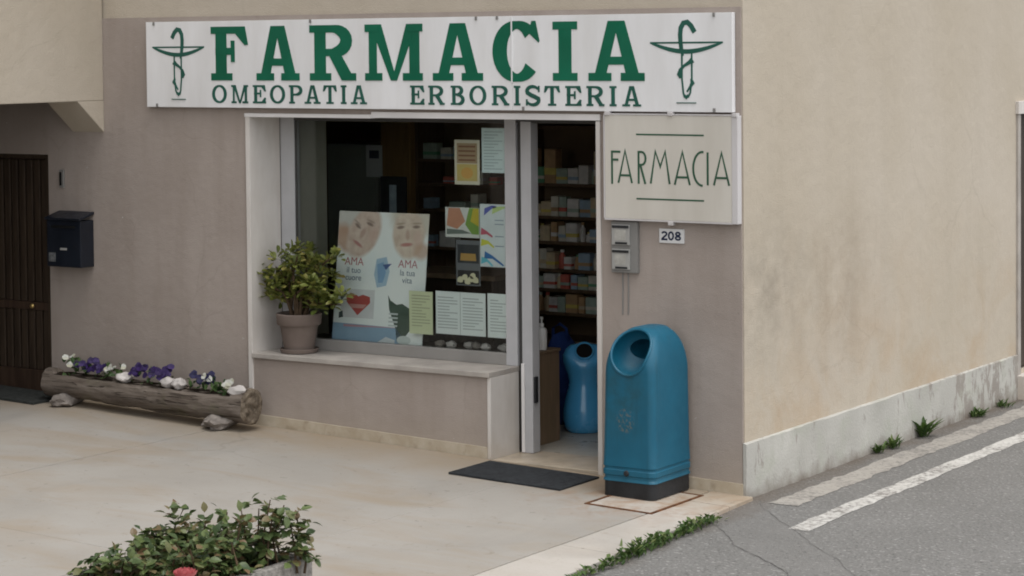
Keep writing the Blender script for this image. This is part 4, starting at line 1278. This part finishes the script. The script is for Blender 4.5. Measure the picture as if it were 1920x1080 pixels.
w2 = sheet_thing("notice", "right one of the pair of white sheets low in the window", "notice", -2.1435, -1.955, .738, 1.006, GY, "paper")
w3 = sheet_thing("notice", "white sheet low in the window next to the corner post", "notice", -1.940, -1.786, .737, 1.010, GY, "paper")
for th, xa, xb in ((py_, -2.515, -2.375), (w1, -2.315, -2.165), (w2, -2.125, -1.975), (w3, -1.92, -1.80)):
    rr_ = random.Random(int(-xa * 1000))
    for r_ in range(11):
        z = .965 - r_ * .019
        e = xb - rr_.choice((0, 0, .03, .06))
        patch(th, [(xa, z), (e, z), (e, z + .006), (xa, z + .006)], GY, flat(.40, .42, .30) if th is py_ else flat(.42, .46, .46), k=1)

# small things lying on the display ledge at the foot of the window
rl = random.Random(4)
for k in range(7):
    x = -2.33 + k * .085 + rl.uniform(-.015, .015)
    mb = blob(MB(), (x, .42 + rl.uniform(-.03, .03), .662), (.034 + rl.uniform(0, .014), .03, .026), 2, .35, k)
    tag(mb.build("pebble", "rock_white" if k % 3 else "rock", smooth=True), "pale decorative pebble lying on the window ledge below the paper sheets", "pebble", "pebbles on the window ledge")

# ------------------------------------------------------------------ inside the shop
def cab(name, label, x0, x1, y0, y1, z0, z1, m):
    th = thing(name, label, "cabinet", ((x0 + x1) / 2, (y0 + y1) / 2, z0))
    MB().box(x0, x1, y0, y1, z0, z1).build("carcass", m, th, bevel=.003)
    return th
dc = cab("entrance_cabinet", "brown wooden cabinet just inside the doorway", -2.05, -1.705, .375, .79, .049, .615, "cab_wood")
MB().box(-2.06, -1.698, .372, .797, .616, .634).build("top", "cab_wood", dc, bevel=.003)
sb_ = thing("soap_dispenser", "white pump bottle of hand gel standing on the wooden cabinet", "bottle", (-1.752, .66, .6345))
MB().lathe([(.0, 0), (.030, 0), (.033, .006), (.033, .118), (.028, .134), (.013, .142), (.013, .150)], (-1.752, .66, .6345), 20).build("bottle", "white_plastic", sb_, smooth=True)
mb = MB().lathe([(.015, .1505), (.015, .165), (.006, .167), (.006, .192), (.010, .193), (.010, .206), (.0, .207)], (-1.752, .66, .6345), 14)
mb.build("pump", "white_plastic", sb_, smooth=True)
MB().tube([(-1.752, .66, .8345), (-1.735, .64, .8385), (-1.722, .622, .829)], .004, 6).build("spout", "white_plastic", sb_, smooth=True)

gx, gy_, gz = -1.745, 1.16, .0485
gd = thing("gourd_shaped_bin", "bright blue hourglass-shaped bin with a round hole inside the doorway", "bin", (gx, gy_, gz))
prof = [(.075, 0), (.10, .004), (.118, .03), (.127, .085), (.125, .15), (.110, .225), (.094, .285), (.090, .325), (.098, .37), (.114, .415), (.124, .455), (.124, .495), (.108, .535), (.080, .562)]
prof = [(r_ * 1.12, z_) for r_, z_ in prof]
prof2 = []
for i in range(len(prof) - 1):
    for t in (0, .5): prof2.append((lerp(prof[i][0], prof[i + 1][0], t), lerp(prof[i][1], prof[i + 1][1], t)))
mb = MB().lathe(prof2 + [prof[-1], (.045, .568), (.001, .572)], (gx, gy_, gz), 40, True, False)
# flatten the upper front into a slanted face for the hole
nf = V((.42, -.70, .58)).normalized(); pf = V((gx, gy_, gz + .475)) + nf * .088
for i, p in enumerate(mb.v):
    d_ = (p - pf).dot(nf)
    if d_ > 0 and p.z > gz + .38: mb.v[i] = p - nf * d_ * .92
mb.build("body", "gourd", gd, smooth=True)
uu = nf.cross(V((0, 0, 1))).normalized(); ww = uu.cross(nf).normalized()
hc = V((gx, gy_, gz + .475)) + nf * .098
mb = MB(); mb.prism([hc + (uu * math.cos(2 * PI * k / 28) + ww * math.sin(2 * PI * k / 28)) * .056 for k in range(28)], -nf * .004)
mb.build("hole", "black_hole", gd)
mb = MB(); v = []
for i in range(32):
    a = 2 * PI * i / 32; dr_ = uu * math.cos(a) + ww * math.sin(a)
    v += [hc + dr_ * (.058 + .007 * math.cos(2 * PI * k / 6)) + nf * .006 * math.sin(2 * PI * k / 6) for k in range(6)]
mb.faces(v, [(i * 6 + k, i * 6 + (k + 1) % 6, ((i + 1) % 32) * 6 + (k + 1) % 6, ((i + 1) % 32) * 6 + k) for i in range(32) for k in range(6)])
mb.build("hole_rim", "gourd", gd, smooth=True)
mb = blob(MB(), (-2.03, 1.35, .049 + .28), (.16, .14, .30), 3, .3, 4)
mb.v = [V((p.x, p.y, max(p.z, .049))) for p in mb.v]
bagt = thing("cloth_bag", "dark navy blue bag on the floor behind the bright blue bin", "bag", (-2.03, 1.35, .049))
mb.build("bag_body", "navy_cloth", bagt, smooth=True)
MB().tube([(-2.09, 1.33, .56), (-2.08, 1.32, .68), (-2.03, 1.32, .71), (-1.98, 1.32, .68), (-1.97, 1.33, .56)], .011, 8).build("strap", "navy_cloth", bagt, smooth=True)

# shelf units against the back of the room with rows of boxes and bottles
def shelf_unit(label, x0, x1, y0, y1, boards, z1, m="shelf_wood"):
    th = thing("shelf_unit", label, "shelf", ((x0 + x1) / 2, (y0 + y1) / 2, .049))
    for x in (x0, x1 - .025): MB().box(x, x + .025, y0, y1, .049, z1).build("side_panel", m, th, bevel=.002)
    MB().box(x0 + .026, x1 - .026, y1 - .012, y1, .049, z1).build("back_panel", "room_wall", th)
    for z in boards: MB().box(x0 + .026, x1 - .026, y0 + .004, y1 - .013, z - .022, z).build("board", m, th, bevel=.002)
    MB().box(x0 - .01, x1 + .01, y0 - .01, y1, z1 + .0005, z1 + .03).build("top", m, th, bevel=.003)
    return th
boards_a = [.12, .42, .62, .79, .93, 1.13, 1.31, 1.545]
shelf_unit("dark wooden shelf unit full of boxes seen through the open doorway", -3.13, -2.28, 2.5, 2.86, boards_a, 1.93)
boards_b = [.12, .45, .75, 1.05, 1.33, 1.52, 1.70]
shelf_unit("dark wooden shelf unit in the dim room behind the window notices", -4.02, -3.16, 2.5, 2.86, boards_b, 2.02)
pal = [(.68, .64, .54), (.62, .50, .33), (.42, .50, .42), (.75, .72, .68), (.50, .32, .17), (.35, .46, .56), (.60, .16, .12), (.66, .54, .16), (.16, .38, .22)]
PALM = [simple("carton_print", L(*c), .6, .3, .15, 20) for c in pal]
BOXM = {}
def product(kind, x, y, z, w, d, h, mat, label, group):
    if kind == 'box':
        mb = MB().box(x - w / 2, x + w / 2, y - d / 2, y + d / 2, z, z + h)
        o_ = mb.build("medicine_box", mat, bevel=.0015, seg=1)
        # printed band as a real thin wrap, kept as a part
        o2 = MB().box(x - w / 2 - .0006, x + w / 2 + .0006, y - d / 2 - .0006, y, z + h * .25, z + h * .45).build("printed_band", rl.choice(PALM), None)
        o2.parent = o_
    else:
        r = min(w, d) / 2
        mb = MB().lathe([(r * .9, 0), (r, .004), (r, h * .68), (r * .5, h * .8), (r * .5, h * .86)], (x, y, z), 14)
        o_ = mb.build("medicine_bottle", mat, smooth=True)
        o2 = MB().lathe([(r * .6, h * .8605), (r * .6, h)], (x, y, z), 12).build("cap", rl.choice(PALM), None, smooth=True)
        o2.parent = o_
    tag(o_, label, "box" if kind == 'box' else "bottle", group)
PALN = ['cream', 'tan', 'grey-green', 'off-white', 'brown', 'grey-blue', 'dull red', 'mustard', 'dark green']
ORD = ['first', 'second', 'third', 'fourth', 'fifth', 'sixth', 'seventh', 'eighth', 'ninth', 'tenth', 'eleventh', 'twelfth', 'thirteenth', 'fourteenth', 'fifteenth', 'sixteenth', 'seventeenth']
NAMES = {1.545: "top", 1.31: "second highest", 1.13: "third highest", .93: "fourth highest", .79: "fifth highest", .62: "sixth highest"}
for bi, z in enumerate(boards_a[::-1]):
    if z < .6: continue
    nxt = 1.93 if z == 1.545 else boards_a[boards_a.index(z) + 1] - .022
    x = -3.07
    while x < -2.36:
        kind = 'box' if rl.random() < .72 else 'bottle'
        w = rl.uniform(.045, .10) if kind == 'box' else rl.uniform(.035, .055)
        h = min(nxt - z - .015, rl.uniform(.07, .15) if z != 1.545 else rl.uniform(.10, .27))
        d = rl.uniform(.06, .12)
        ci_ = rl.randrange(6) if rl.random() < .7 else rl.randrange(9)
        order = len([1 for q_ in col.objects if q_.get("group", "").endswith(NAMES[z] + " board behind the doorway")])
        lab = "%s %s, %s from the left on the %s board behind the doorway" % (PALN[ci_], "medicine carton" if kind == 'box' else "medicine bottle", ORD[order], NAMES[z])
        product(kind, x + w / 2, 2.505 + d / 2 + rl.uniform(.004, .02), z + .0005, w, d, h, PALM[ci_], lab, "%s on the %s board behind the doorway" % ("cartons" if kind == 'box' else "bottles", NAMES[z]))
        x += w + rl.uniform(.002, .014)
NB = {1.70: "top", 1.52: "second highest", 1.33: "third highest", 1.05: "fourth highest", .75: "fifth highest"}
for z in boards_b[::-1]:
    if z < .7: continue
    x = -3.96
    while x < -3.28:
        w = rl.uniform(.06, .16); h = rl.uniform(.05, .13); d = rl.uniform(.07, .12)
        if rl.random() < .75:
            ci_ = rl.randrange(9)
            order = len([1 for q_ in col.objects if q_.get("group", "").endswith(NB[z] + " board behind the window")])
            product('box', x + w / 2, 2.51 + d / 2 + rl.uniform(0, .02), z + .0005, w, d, h, PALM[ci_], "%s carton, %s from the left on the %s board behind the window" % (PALN[ci_], ORD[order], NB[z]), "cartons on the %s board behind the window" % NB[z])
        x += w + rl.uniform(.01, .06)
fr = cab("tall_cabinet", "tall grey-green cabinet in the dim room behind the window", -4.80, -4.335, 2.45, 2.9, .049, 1.80, simple("grey_green_enamel", L(.36, .39, .35), .45, .4, .1, 3))
MB().box(-4.79, -4.345, 2.432, 2.449, .12, 1.785).build("door", simple("grey_green_door", L(.33, .36, .32), .4, .4, .12, 3), fr, bevel=.004)
MB().box(-4.39, -4.37, 2.415, 2.431, .9, 1.2).build("handle", "grey_plastic", fr, bevel=.003)
nt = sheet_thing("notice", "pale notice taped to the tall cabinet in the dim room", "notice", -4.40, -4.25, 1.56, 1.80, 2.40, flat(.75, .77, .76))
patch(nt, [(-4.37, 1.70), (-4.28, 1.70), (-4.28, 1.76), (-4.37, 1.76)], 2.40, flat(.12, .13, .18))
wc = cab("wall_cabinet", "amber brown wooden cupboard between the tall cabinet and the dim shelf", -4.30, -4.03, 2.45, 2.86, .049, 2.0, m_wood("amber_wood", L(.30, .18, .07), L(.40, .25, .10)))
for z in (.08, 1.06): MB().box(-4.29, -4.04, 2.435, 2.449, z, z + .9).build("cupboard_door", m_wood("amber_door_wood", L(.27, .16, .065), L(.36, .22, .09)), wc, bevel=.004)
ct = thing("sales_counter", "dark wooden sales counter in the middle of the dim room", "counter", (-3.4, 1.75, .049))
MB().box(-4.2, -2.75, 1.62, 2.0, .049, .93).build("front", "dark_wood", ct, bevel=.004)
MB().box(-4.24, -2.71, 1.58, 2.04, .931, .965).build("top", "cab_wood", ct, bevel=.004)
mo = thing("monitor", "small black screen standing on the sales counter in the dim room", "monitor", (-3.63, 1.72, .9655))
MB().box(-3.70, -3.56, 1.66, 1.76, .9655, .985).build("foot", "black_plastic", mo, bevel=.004)
MB().box(-3.645, -3.615, 1.70, 1.72, .9855, 1.42).build("neck", "black_plastic", mo)
MB().box(-3.74, -3.52, 1.68, 1.699, 1.30, 1.62).build("screen_case", "black_plastic", mo, bevel=.005)
MB().box(-3.66, -3.60, 1.676, 1.6795, 1.36, 1.56).build("screen", simple("pale_screen_glass", L(.30, .36, .40), .25, .5, .2, 9), mo)

# ------------------------------------------------------------------ plants
def leaf_mesh(name, l, w, mat, fold=.25, droop=.3, n=4, tip=1.0):
    me = bpy.data.meshes.new(name); v = []; f = []
    prof = [0, .72, 1.0, .70, .0] if tip else [0, .6, .95, 1.0, .55]
    for i in range(5):
        t = i / 4; hw = w / 2 * prof[i]; z = -droop * l * t * t
        v += [(-hw, l * t, z + fold * hw), (0, l * t, z), (hw, l * t, z + fold * hw)]
    for i in range(4):
        f += [(i * 3, i * 3 + 1, i * 3 + 4, i * 3 + 3), (i * 3 + 1, i * 3 + 2, i * 3 + 5, i * 3 + 4)]
    me.from_pydata(v, [], f); me.materials.append(MAT[mat])
    for p in me.polygons: p.use_smooth = True
    return me

def add_leaf(name, me, parent, pos, direction, roll, s):
    d = V(direction).normalized()
    a = V((0, 0, 1)) if abs(d.z) < .95 else V((1, 0, 0))
    x = d.cross(a).normalized(); z = x.cross(d).normalized()
    M3 = Matrix((x, d, z)).transposed() @ Matrix.Rotation(roll, 3, 'Y')
    o_ = bpy.data.objects.new(name, me); col.objects.link(o_)
    o_.parent = parent
    o_.matrix_local = Matrix.Translation(V(pos) - origin_of(parent)) @ M3.to_4x4() @ Matrix.Scale(s, 4)
    return o_

def mesh_leaves(mb, me, pos, direction, roll, s):
    d = V(direction).normalized()
    a = V((0, 0, 1)) if abs(d.z) < .95 else V((1, 0, 0))
    x = d.cross(a).normalized(); z = x.cross(d).normalized()
    M3 = Matrix((x, d, z)).transposed() @ Matrix.Rotation(roll, 3, 'Y')
    mb.faces([V(pos) + M3 @ (vv.co * s) for vv in me.vertices], [tuple(p.vertices) for p in me.polygons])

def rdir(r, up_=.3):
    a = r.uniform(0, 2 * PI); e = math.asin(max(-1, min(1, r.gauss(up_, .45))))
    return V((math.cos(a) * math.cos(e), math.sin(a) * math.cos(e), math.sin(e)))

# potted succulent on the window sill
jp = thing("potted_plant", "bushy green succulent in a mauve clay pot on the window sill", "potted plant", (-3.275, .15, .5775))
jc = V((-3.275, .15, .5775))
MB().lathe([(.09, 0), (.118, .004), (.126, .028), (.120, .030), (.110, .012), (.02, .012)], jc, 32).build("saucer", "pot", jp, smooth=True)
MB().lathe([(.094, .0125), (.097, .02), (.122, .175), (.124, .18), (.138, .182), (.142, .188), (.147, .25), (.143, .255), (.133, .255), (.128, .23)], jc, 36, True, False).build("pot", "pot", jp, smooth=True)
MB().lathe([(.001, .240), (.129, .234)], jc, 24, False, False).build("soil", "soil", jp)
rj = random.Random(21)
stems = []
for k in range(17):
    a = 2 * PI * k / 17 + rj.uniform(-.2, .2); sp = rj.uniform(.10, .34); hgt = rj.uniform(.16, .46)
    if k % 4 == 0: sp, hgt = .36, rj.uniform(.02, .2)
    end = jc + V((math.cos(a) * sp * 1.02 + .015, math.sin(a) * sp * .36 - .02, .245 + hgt))
    mid = jc + V((math.cos(a) * sp * .35, math.sin(a) * sp * .3, .245 + hgt * .6 + .03))
    p0 = jc + V((math.cos(a) * .05, math.sin(a) * .05, .24))
    stems.append((p0, mid, end))
    MB().tube([p0, (p0 + mid) / 2 + V((0, 0, .02)), mid, (mid + end) / 2, end], [.011, .009, .007, .006, .004], 6).build("stem", "stem", jp, smooth=True)
jl = leaf_mesh("succulent_leaf", .052, .034, "jade_leaf", .35, .15, tip=0)
clusters = []
for p0, mid, end in stems:
    for t in (.45, .62, .8, 1.0):
        q = p0 * (1 - t) ** 2 + mid * 2 * t * (1 - t) + end * t * t
        clusters.append(q + V((rj.uniform(-.05, .05), rj.uniform(-.02, .02), rj.uniform(-.03, .05))))
cnt = 0
jf = MB()
for c in clusters:
    for k in range(17):
        d = rdir(rj, .35)
        p = c + d * rj.uniform(.0, .05)
        if p.y > .295: p.y = .29 - rj.uniform(0, .03)
        if d.y > 0 and p.y > .25: d.y *= -.5
        if cnt < 290 and k in (0, 4, 8, 11) : add_leaf("leaf", jl, jp, p, d, rj.uniform(-.6, .6), rj.uniform(.75, 1.2)); cnt += 1
        else: mesh_leaves(jf, jl, p, d, rj.uniform(-.6, .6), rj.uniform(.65, 1.15))
tag(jf.build("foliage", "jade_leaf", jp, fix=False, smooth=False), kind="stuff")

# rose bush in a concrete trough near the camera
QX0, QX1, QY0, QY1, QZ = -.70, -.035, -4.95, -3.865, .402
tr = thing("concrete_planter", "grey aggregate concrete planter box in the foreground under the rose bush", "planter", ((QX0 + QX1) / 2, (QY0 + QY1) / 2, fz(-.4)))
TW = .05
for nm_, a in (("wall", (QX0, QX1, QY1 - TW, QY1)), ("wall", (QX0, QX1, QY0, QY0 + TW)), ("wall", (QX0, QX0 + TW, QY0 + TW + .0005, QY1 - TW - .0005)), ("wall", (QX1 - TW, QX1, QY0 + TW + .0005, QY1 - TW - .0005))):
    MB().box(*a, .0, QZ).build(nm_, "concrete", tr, bevel=.006)
MB().box(QX0 + TW + .001, QX1 - TW - .001, QY0 + TW + .001, QY1 - TW - .001, .02, QZ - .05).build("soil", "soil", tr)
rbush = thing("rose_bush", "leafy rose bush with a pink bloom growing in the concrete planter", "bush", ((QX0 + QX1) / 2, (QY0 + QY1) / 2, QZ - .05))
rr = random.Random(77)
rleaf = leaf_mesh("rose_leaf", .050, .034, "rose_leaf", .2, .25)
rf = MB(); nleaf = 0
twigs = []
def bush_top(x, y):
    """height of the crown over the planter: tall at the right, low towards the left"""
    return None
specs = []
for k in range(52):
    x = rr.uniform(-.62, QX1 - .10); y = rr.uniform(-4.60, QY1 - .05)
    specs.append((x, y, rr.uniform(.0, .07) + .08 * max(0, (x + .60) / .5)))
specs += [(-.10, -4.06, .265), (-.07, -4.08, .22), (-.17, -4.05, .22), (-.24, -4.08, .21), (-.06, -4.02, .24), (-.30, -4.1, .20), (-.05, -3.95, .20), (-.56, -4.08, .18), (-.66, -4.15, .10), (-.58, -4.1, .13), (-.14, -4.2, .2), (-.33, -4.2, .18), (-.05, -4.0, .19), (-.05, -3.95, .1)] + [(-.66 + rr.uniform(-.05, .06), -3.95 - .48 * k / 34, rr.uniform(.02, .09)) for k in range(22)] + [(rr.uniform(-.70, -.1), -3.89 + rr.uniform(-.05, .03), rr.uniform(.0, .06)) for k in range(9)] + [(rr.uniform(-.66, -.35), rr.uniform(-4.6, -4.0), rr.uniform(.03, .08)) for k in range(12)]
def cluster(tip, d, n=5, leaves=True):
    """compound rose leaf: five leaflets on a short stalk"""
    global nleaf
    d = V(d).normalized(); sd_ = d.cross(V((0, 0, 1)))
    if sd_.length < .1: sd_ = V((1, 0, 0))
    sd_.normalize()
    for q in range(n):
        t = (q // 2) / 2.0
        side_ = 0 if q == n - 1 else (1 if q % 2 else -1)
        p = tip + d * (.012 + .038 * t if side_ else .062)
        dd = d + sd_ * side_ * 1.1 + V((0, 0, rr.uniform(-.25, .2)))
        s_ = rr.uniform(.65, 1.15)
        if leaves and nleaf < 295 and p.y > -4.5 and p.z > QZ - .02:
            add_leaf("leaf", rleaf, rbush, p, dd, rr.uniform(-.7, .7), s_); nleaf += 1
        else: mesh_leaves(rf, rleaf, p, dd, rr.uniform(-.7, .7), s_)
for x, y, h in specs[::-1]:
    base = V((x + rr.uniform(-.05, .05), y + rr.uniform(-.05, .05), QZ - .05))
    tip = V((x, y, QZ + h))
    mid = (base + tip) / 2 + V((rr.uniform(-.04, .04), rr.uniform(-.04, .04), 0))
    MB().tube([base, mid, tip], [.006, .0045, .0025], 5).build("twig", "stem", rbush, smooth=True)
    nn = 4 + int(h * 22)
    for k in range(nn):
        t = .25 + .75 * k / max(1, nn - 1)
        p = base * (1 - t) ** 2 + mid * 2 * t * (1 - t) + tip * t * t
        cluster(p, rdir(rr, .25), 5, k > nn - 5)
tag(rf.build("foliage", "rose_leaf", rbush, fix=False), kind="stuff")
# the bloom: petals wrapped round each other
pet = leaf_mesh("petal", .035, .036, "pink", .5, -.6, tip=0)
bloom_c = V((-.098, -4.60, .445))
bl_ = MB()
for ring, (r_, el) in enumerate(((.004, 1.25), (.010, .95), (.016, .6), (.020, .25))):
    for k in range(4 + ring):
        a = 2 * PI * k / (4 + ring) + ring * .5
        d = V((math.cos(a) * math.cos(el), math.sin(a) * math.cos(el), math.sin(el)))
        mesh_leaves(bl_, pet, bloom_c + V((math.cos(a), math.sin(a), 0)) * r_, d, 0, 1.0)
bl_.build("bloom", "pink", rbush, fix=False, smooth=False)

# log trough with pansies by the wall
LA, LB = V((-5.12, -.215, .306)), V((-3.378, -.215, .268))
lg = thing("log_planter", "long hollowed log planter resting on stones against the grey-brown wall", "planter", (-4.2, -.215, fz(-4.2)))
NLs, NR = 60, 36
v = []; ax = (LB - LA).normalized(); e1 = V((0, 1, 0)); e2 = ax.cross(e1).normalized()
if e2.z < 0: e2 = -e2
for i in range(NLs + 1):
    t = i / NLs; c = LA.lerp(LB, t)
    R0 = lerp(.094, .114, t) * (1 + .05 * mnoise.noise(V((t * 6, 0, 0))))
    for k in range(NR):
        a = 2 * PI * k / NR
        r_ = R0 * (1 + 0.11 * mnoise.noise(V((t * 7, math.cos(a) * 1.6, math.sin(a) * 1.6))) + 0.06 * mnoise.noise(V((t * 22, math.cos(a) * 5, math.sin(a) * 5))))
        y_, z_ = r_ * math.cos(a), r_ * math.sin(a)
        if .045 < t < .945: z_ = min(z_, .062 + .008 * mnoise.noise(V((t * 15, y_ * 20, 2))))
        v.append(c + e1 * y_ + e2 * z_)
mb = MB(); fs = [(i * NR + k, i * NR + (k + 1) % NR, (i + 1) * NR + (k + 1) % NR, (i + 1) * NR + k) for i in range(NLs) for k in range(NR)]
mb.faces(v, fs); mb.build("trunk", "log", lg, smooth=True)
for i, nm_ in ((0, 0), (NLs, 1)):
    cpt = LA if i == 0 else LB
    ring = [v[i * NR + k] for k in range(NR)]
    mb = MB(); vv = []; M_ = 7
    for m_i in range(M_ + 1):
        for k in range(NR):
            p = cpt.lerp(ring[k], 1 - m_i / M_ * .98)
            bump_ = (.016 * mnoise.noise(p * 26) + .010 * mnoise.noise(p * 60)) * (1 if m_i else 0)
            vv.append(p + ax * (bump_ + (.012 if m_i else 0) * (1 if i else -1)))
    mb.faces(vv, [(m_i * NR + k, m_i * NR + (k + 1) % NR, (m_i + 1) * NR + (k + 1) % NR, (m_i + 1) * NR + k) for m_i in range(M_) for k in range(NR)])
    mb.build("cut_end", "log_end", lg, smooth=True)
mb = MB(); vs_ = []
for i in range(31):
    c = LA.lerp(LB, lerp(.05, .94, i / 30))
    for k in range(5):
        yy = lerp(-.074, .074, k / 4)
        vs_.append(c + e1 * yy + e2 * (.064 + .012 * mnoise.noise(V((i * .7, k * .8, 0)))))
mb.faces(vs_, [(i * 5 + k, i * 5 + k + 1, (i + 1) * 5 + k + 1, (i + 1) * 5 + k) for i in range(30) for k in range(4)])
mb.build("soil", "soil", lg, smooth=True)
for (x, sx_, lab, sd0) in ((-4.93, .085, "rough stone under the left end of the log planter", 3), (-3.60, .095, "rough grey stone under the right end of the log planter", 6)):
    zc = LA.lerp(LB, (x - LA.x) / (LB.x - LA.x)).z - .095
    zb = fz(x) + .001
    h_ = zc - zb + .03
    mb = blob(MB(), (x, -.255, zb + h_ / 2), (sx_, .145, h_ * .62), 3, .33, sd0 + 5)
    mb.v = [V((p.x, p.y, max(p.z, zb))) for p in mb.v]
    tag(mb.build("support_stone", "rock", smooth=True), lab, "stone")

def logtop(x):
    return LA.lerp(LB, (x - LA.x) / (LB.x - LA.x)) + e2 * .066
pl_leaf = leaf_mesh("pansy_leaf", .045, .026, "pansy_leaf", .25, .3)
petal_w = leaf_mesh("pansy_petal_white", .020, .021, "white_petal", .1, .1, tip=0)
petal_p = leaf_mesh("pansy_petal_purple", .022, .022, "purple", .1, .1, tip=0)
petal_n = leaf_mesh("pansy_petal_navy", .021, .021, "navy", .1, .1, tip=0)
rp = random.Random(15)
def pansy(x, w, h, colour, nflow, nleaves, label):
    c = logtop(x)
    th = thing("pansy_plant", label, "flower", tuple(c), "flowers in the log planter")
    lf = MB()
    for k in range(nleaves):
        p = c + V((rp.uniform(-w, w), rp.uniform(-.06, .05), rp.uniform(.0, h * .75)))
        mesh_leaves(lf, pl_leaf, p, rdir(rp, .45), rp.uniform(-.6, .6), rp.uniform(.7, 1.3))
    lf.build("leaves", "pansy_leaf", th, fix=False)
    pm_ = {'w': petal_w, 'p': petal_p, 'n': petal_n}[colour]
    mt_ = {'w': "white_petal", 'p': "purple", 'n': "navy"}[colour]
    for k in range(nflow):
        p = c + V((rp.uniform(-w, w) * .95, rp.uniform(-.07, .04), h * rp.uniform(.45, 1.0)))
        fd = V((rp.uniform(-.2, .7), rp.uniform(-1, -.4), rp.uniform(.1, .8))).normalized()
        u_ = fd.cross(V((0, 0, 1))).normalized(); w_ = u_.cross(fd)
        fm = MB()
        for q in range(5):
            a = 2 * PI * q / 5 + .3
            dd = u_ * math.cos(a) + w_ * math.sin(a) + fd * .25
            dn = dd.normalized(); zz = (fd - dn * fd.dot(dn)).normalized(); xx = dn.cross(zz)
            M3 = Matrix((xx, dn, zz)).transposed()
            s_ = rp.uniform(.9, 1.25)
            fm.faces([p + M3 @ (vv2.co * s_) + fd * .001 * q for vv2 in pm_.vertices], [tuple(f_.vertices) for f_ in pm_.polygons])
        fm.build("flower", mt_, th, fix=False)
pansy(-4.90, .06, .12, 'w', 4, 30, "white pansy at the left end of the log planter")
pansy(-4.74, .12, .105, 'p', 22, 22, "purple pansy near the left end of the log planter")
pansy(-4.545, .07, .095, 'w', 5, 30, "white pansy with green leaves left of the middle of the log planter")
pansy(-4.22, .155, .115, 'p', 34, 26, "broad violet pansy clump in the middle of the log planter")
pansy(-3.80, .085, .105, 'n', 16, 18, "dark navy pansy right of the middle of the log planter")
pansy(-3.72, .05, .12, 'w', 3, 8, "single white pansy rising beside the navy pansy in the log planter")
pansy(-3.60, .07, .09, 'w', 4, 28, "white pansy near the right end of the log planter")
for i_, (x, rx, lab) in enumerate(((-4.42, .058, "pale stone in the log planter between white and violet pansies"), (-4.04, .05, "pale cream stone beside the violet pansies in the log planter"), (-3.95, .05, "pale stone beside the navy pansy in the log planter"), (-3.46, .075, "flat pale stone at the right end of the log planter"))):
    c = logtop(x)
    mb = blob(MB(), c + V((0, -.035, .028)), (rx, .05, .036), 3, .35, i_ + 2)
    tag(mb.build("pale_stone", "rock_white", smooth=True), lab, "stone")

# ------------------------------------------------------------------ weeds
wl = leaf_mesh("weed_blade", .10, .018, "weed_leaf", .3, .35)
wl2 = leaf_mesh("weed_leaf", .045, .026, "weed_leaf", .25, .3)
rw = random.Random(31)
def weed(x, y, z, r, h, n, label, group, broad=False):
    th = thing("weed", label, "weed", (x, y, z), group)
    mb = MB()
    for k in range(n):
        a = rw.uniform(0, 2 * PI)
        p = V((x + rw.gauss(0, r * .4), y + rw.gauss(0, r * .5), z + (rw.uniform(0, h * .7) if broad else 0)))
        p.x = max(p.x, .028) if y > 0 else p.x
        d = V((math.cos(a) * .5, math.sin(a) * .5, rw.uniform(.5, 1.2)))
        mesh_leaves(mb, wl2 if broad else wl, p, d, rw.uniform(-.5, .5), rw.uniform(.6, 1.2) * (h / .09 if not broad else 1))
    mb.build("leaves", "weed_leaf", th, fix=False)
    return th
strip = MB()
for k, (y, r, h, n) in enumerate(((-.62, .05, .05, 40), (-.74, .06, .07, 70), (-.87, .06, .08, 80), (-1.00, .05, .06, 60), (-1.13, .05, .05, 50), (-1.27, .06, .08, 80), (-1.40, .07, .09, 100), (-1.53, .06, .08, 80), (-1.67, .06, .06, 60), (-1.82, .05, .05, 50), (-1.97, .05, .05, 45), (-2.12, .05, .05, 40), (-2.3, .05, .05, 40))):
    x = edge_x(y) + .03
    for kk in range(int(n * .62)):
        a_ = rw.uniform(0, 2 * PI)
        p = V((x + .02 + rw.gauss(0, r * .32), y + rw.gauss(0, r * .8), rz2(x, y) + rw.uniform(0, h * .7)))
        d = V((math.cos(a_) * .6, math.sin(a_) * .6, rw.uniform(.4, 1.2)))
        mesh_leaves(strip, wl2, p, d, rw.uniform(-.5, .5), rw.uniform(.45, .95))
        if kk % 4 == 0:
            p = V((x + .02 + rw.gauss(0, r * .4), y + rw.gauss(0, r * .8), rz2(x, y)))
            mesh_leaves(strip, wl, p, d + V((0, 0, .6)), rw.uniform(-.5, .5), rw.uniform(.5, 1.0) * h / .09)
tag(strip.build("weeds", "weed_leaf", fix=False), "strip of low green weeds along the edge of the forecourt", "weeds", kind="stuff")
weed(.045, 1.72, road_z(.1, 1.72), .035, .075, 30, "small sparse weed at the foot of the plinth, nearest the corner", "weeds along the plinth")
weed(.05, 1.92, road_z(.1, 1.9), .05, .085, 40, "pale thin weed at the foot of the plinth left of the tallest weed", "weeds along the plinth")
weed(.05, 2.42, road_z(.1, 2.4), .03, .13, 45, "tallest dark green weed at the foot of the plinth", "weeds along the plinth")
weed(.05, 3.35, road_z(.1, 3.35), .07, .07, 60, "low spreading weed at the foot of the peeling plinth", "weeds along the plinth")
weed(.05, 3.82, road_z(.1, 3.8), .06, .06, 40, "small weed at the far end of the plinth", "weeds along the plinth")
